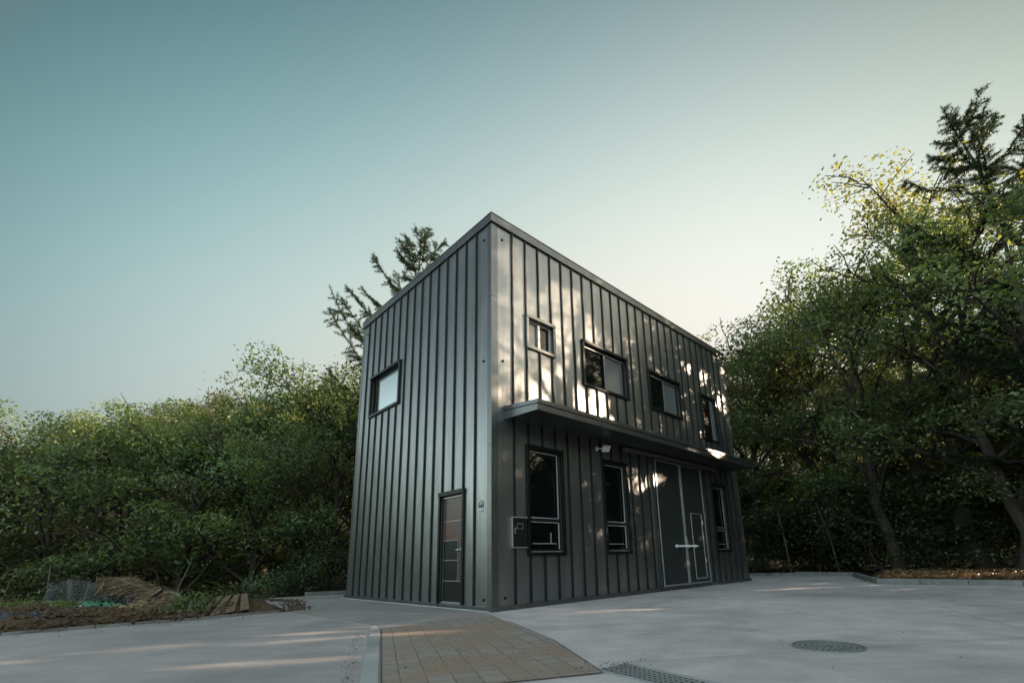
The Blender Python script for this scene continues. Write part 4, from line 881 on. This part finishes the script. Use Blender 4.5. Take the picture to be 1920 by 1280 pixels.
# ---- right wood, front row
RIGHT = [(19.5, 33, 27.0, 'tallC', 'olive tree peeping over the right end of the parapet'),
         (23.6, 31, 27.2, 'roundD', 'yellowish tree just right of the metal building'),
         (28.6, 30, 28.6, 'tallC', 'open airy tree with bare limbs right of the building'),
         (32.6, 28, 26.4, 'roundB', 'dark leafy tree between the airy tree and the tall oak'),
         (36.0, 23.5, 30.0, 'roundA', 'bright green tree in front of the tall leaning oak'),
         (42.3, 24, 37.5, 'openE', 'tall thin-leaved tree below the larch at the right'),
         (44.5, 21.5, 33.0, 'roundD', 'dense green tree low under the larch on the right'),
         (49.5, 20.5, 32.0, 'roundA', 'leafy tree with a bare lower trunk at the right photo edge'),
         (53.5, 21, 33, 'leanF', 'leaning dark tree cut by the right photo edge'),
         (37.5, 26, 31.5, 'leanF', 'tree with a thick leaning trunk in the right wood')]
for az, D, el, k, lb in RIGHT: plant('broadleaf_tree', k, *at(az, D), hgt(az, D, el), tr.uniform(0, 6.28), lb, 'tree', RG, carve=True, wide=tr.uniform(1.1, 1.25))
plant('broadleaf_tree', 'roundB', 16.5, 15.8, 11.0, .7, 'broadleaf tree added in the right wood to block stray sun on the canopy', 'tree', RG, carve=True, wide=1.1)  # added tree, meant to block stray sun on canopy and wall
plant('larch_tree', 'larchI', *at(52.0, 22.5), hgt(49.5, 22.5, 35.8), 2.29, 'tall dark larch towering at the upper right of the photo', 'larch', 'larches', carve=True, wide=1.15)
plant('larch_tree', 'larchJ', *at(55.5, 21.5), hgt(55.5, 21.5, 33.5), 4.0, 'dark larch cut off by the upper right edge of the photo', 'larch', 'larches', carve=True)
DEEP_R = 'broadleaf tree added in the right wood to block stray sun on the canopy'
for row, (D0, step) in enumerate(((38, 5.2), (48, 5.6), (33, 4.4))):
    az = 16+row*2
    while az < 62:
        D = D0+tr.uniform(-2.5, 2.5); el = float(np.interp(az, [16, 24, 32, 40, 62], [20, 22, 22, 22, 22]))+tr.uniform(-2, 1)-(0, 2, 3)[row]
        plant('broadleaf_tree', tr.choice(['tallC', 'thinG', 'openE', 'roundD'] if row < 2 else ['roundA', 'roundB', 'roundD']), *at(az, D), hgt(az, D, el), tr.uniform(0, 6.28), DEEP_R, 'tree', RG, carve=True); az += step
# ---- the belt of trees that stands between the sun and the lot, right of the frame
for x in (18.5, 23, 28.5):
    y = -4.0+(x % 3)
    while y < 16:
        if not (x < 20 and y > 12.5):
            k = tr.choice(['roundA', 'roundB', 'roundD', 'leanF'])
            plant('broadleaf_tree', k, x+tr.uniform(-1, 1), y, tr.uniform(13.5, 16.5) if x < 27 else 16.5, tr.uniform(0, 6.28), 'broadleaf tree of the right wood beyond the photo edge', 'tree', RG, carve=True, wide=1.1)
        y += 4.3
# ---- undergrowth
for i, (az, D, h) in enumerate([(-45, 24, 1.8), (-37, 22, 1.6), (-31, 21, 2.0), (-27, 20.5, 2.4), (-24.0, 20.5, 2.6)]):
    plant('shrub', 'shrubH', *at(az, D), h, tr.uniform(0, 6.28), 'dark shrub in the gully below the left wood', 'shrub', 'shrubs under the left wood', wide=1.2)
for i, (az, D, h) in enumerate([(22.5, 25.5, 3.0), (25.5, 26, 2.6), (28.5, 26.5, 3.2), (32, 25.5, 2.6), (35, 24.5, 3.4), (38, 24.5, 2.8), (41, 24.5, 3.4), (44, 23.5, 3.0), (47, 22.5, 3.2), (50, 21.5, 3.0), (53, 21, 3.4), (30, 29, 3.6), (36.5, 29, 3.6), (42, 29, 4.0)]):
    plant('shrub', 'shrubH', *at(az, D), h, tr.uniform(0, 6.28), 'dark hedge shrub added right of view to block low sun', 'shrub', 'shrubs under the right wood', wide=1.4, carve=True)
for i in range(11):  # hedge added out of view to stop sun leaking onto the lot
    plant('shrub', 'shrubH', 17.3+tr.uniform(-.8, 1.6)+(1.2 if i > 8 else 0), -4+i*1.55, tr.uniform(3.6, 5.0), tr.uniform(0, 6.28), 'dark hedge shrub added right of view to block low sun', 'shrub', 'shrubs under the right wood', wide=1.25, carve=True)
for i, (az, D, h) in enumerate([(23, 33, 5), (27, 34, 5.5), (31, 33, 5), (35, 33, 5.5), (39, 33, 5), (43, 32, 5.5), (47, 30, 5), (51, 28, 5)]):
    plant('shrub', 'shrubH', *at(az, D), h, tr.uniform(0, 6.28), 'dark hedge shrub added right of view to block low sun', 'shrub', 'shrubs under the right wood', wide=1.2)
# pale dead stems at the foot of the right wood
for (az, D, h, ln, lb) in ((26.6, 24.5, 2.9, -.25, 'pale bare sapling nearest the building at the foot of the right wood'), (31.0, 24.0, 3.0, -.55, 'pale leaning bare sapling at the bend of the kerb'), (29.2, 25.5, 1.8, .3, 'short pale bare stem between the two bare saplings')):
    x, y = at(az, D); mb = MB().tube([(x, y, -.1), (x+ln*.3, y, h*.45), (x+ln, y, h)], [.05, .04, .015], 7)
    tag(mb.build('bare_sapling', M_BARKP, base=(x, y, 0), smooth=True), lb, 'sapling')
# weeds on the soil bed
M_WEED = leafm('weed_leaves', (.06, .09, .03), (.17, .22, .08), .4)
def weedpts(x0, y0, x1, y1, n_, sp, h):
    def f(rg, n):
        t_ = rg.random(n); return np.stack([x0+(x1-x0)*t_+rg.normal(size=n)*sp, y0+(y1-y0)*t_+rg.normal(size=n)*sp, .08+np.abs(rg.normal(size=n))*h], 1)
    return f
blades('weeds', 2600, weedpts(-15, 12.3, -10.6, 11.8, 0, .22, .07), .13, .012, M_WEED, (-12, 12, 0), 9, 'row of low weeds behind the brown soil bed', 'weeds', 'stuff')
blades('weed_clump', 420, weedpts(-7.25, 9.6, -6.75, 9.35, 0, .12, .14), .13, .014, M_WEED, (-7, 9.5, 0), 10, 'clump of yellow-green weeds beside the wooden stake', 'weeds')
# dry leaves on the right bank
def litter(rg, n):
    a = rg.random(n)*.9; b = rg.random(n)**1.5*6; return np.stack([9.6+a*2.2*3+b*.6, 14.2-a*2.4*3+b*.75, np.full(n, .17)], 1)
blades('leaf_litter', 2200, litter, .12, .03, leafm('dry_leaves', (.10, .058, .028), (.25, .155, .07), .2), (12, 13, 0), 12, 'dry orange-brown leaves strewn on the right bank', 'leaf litter', 'stuff')
joint([(4.6, 4.0), (5.9, 7.2), (8.9, 12.9)], .006)
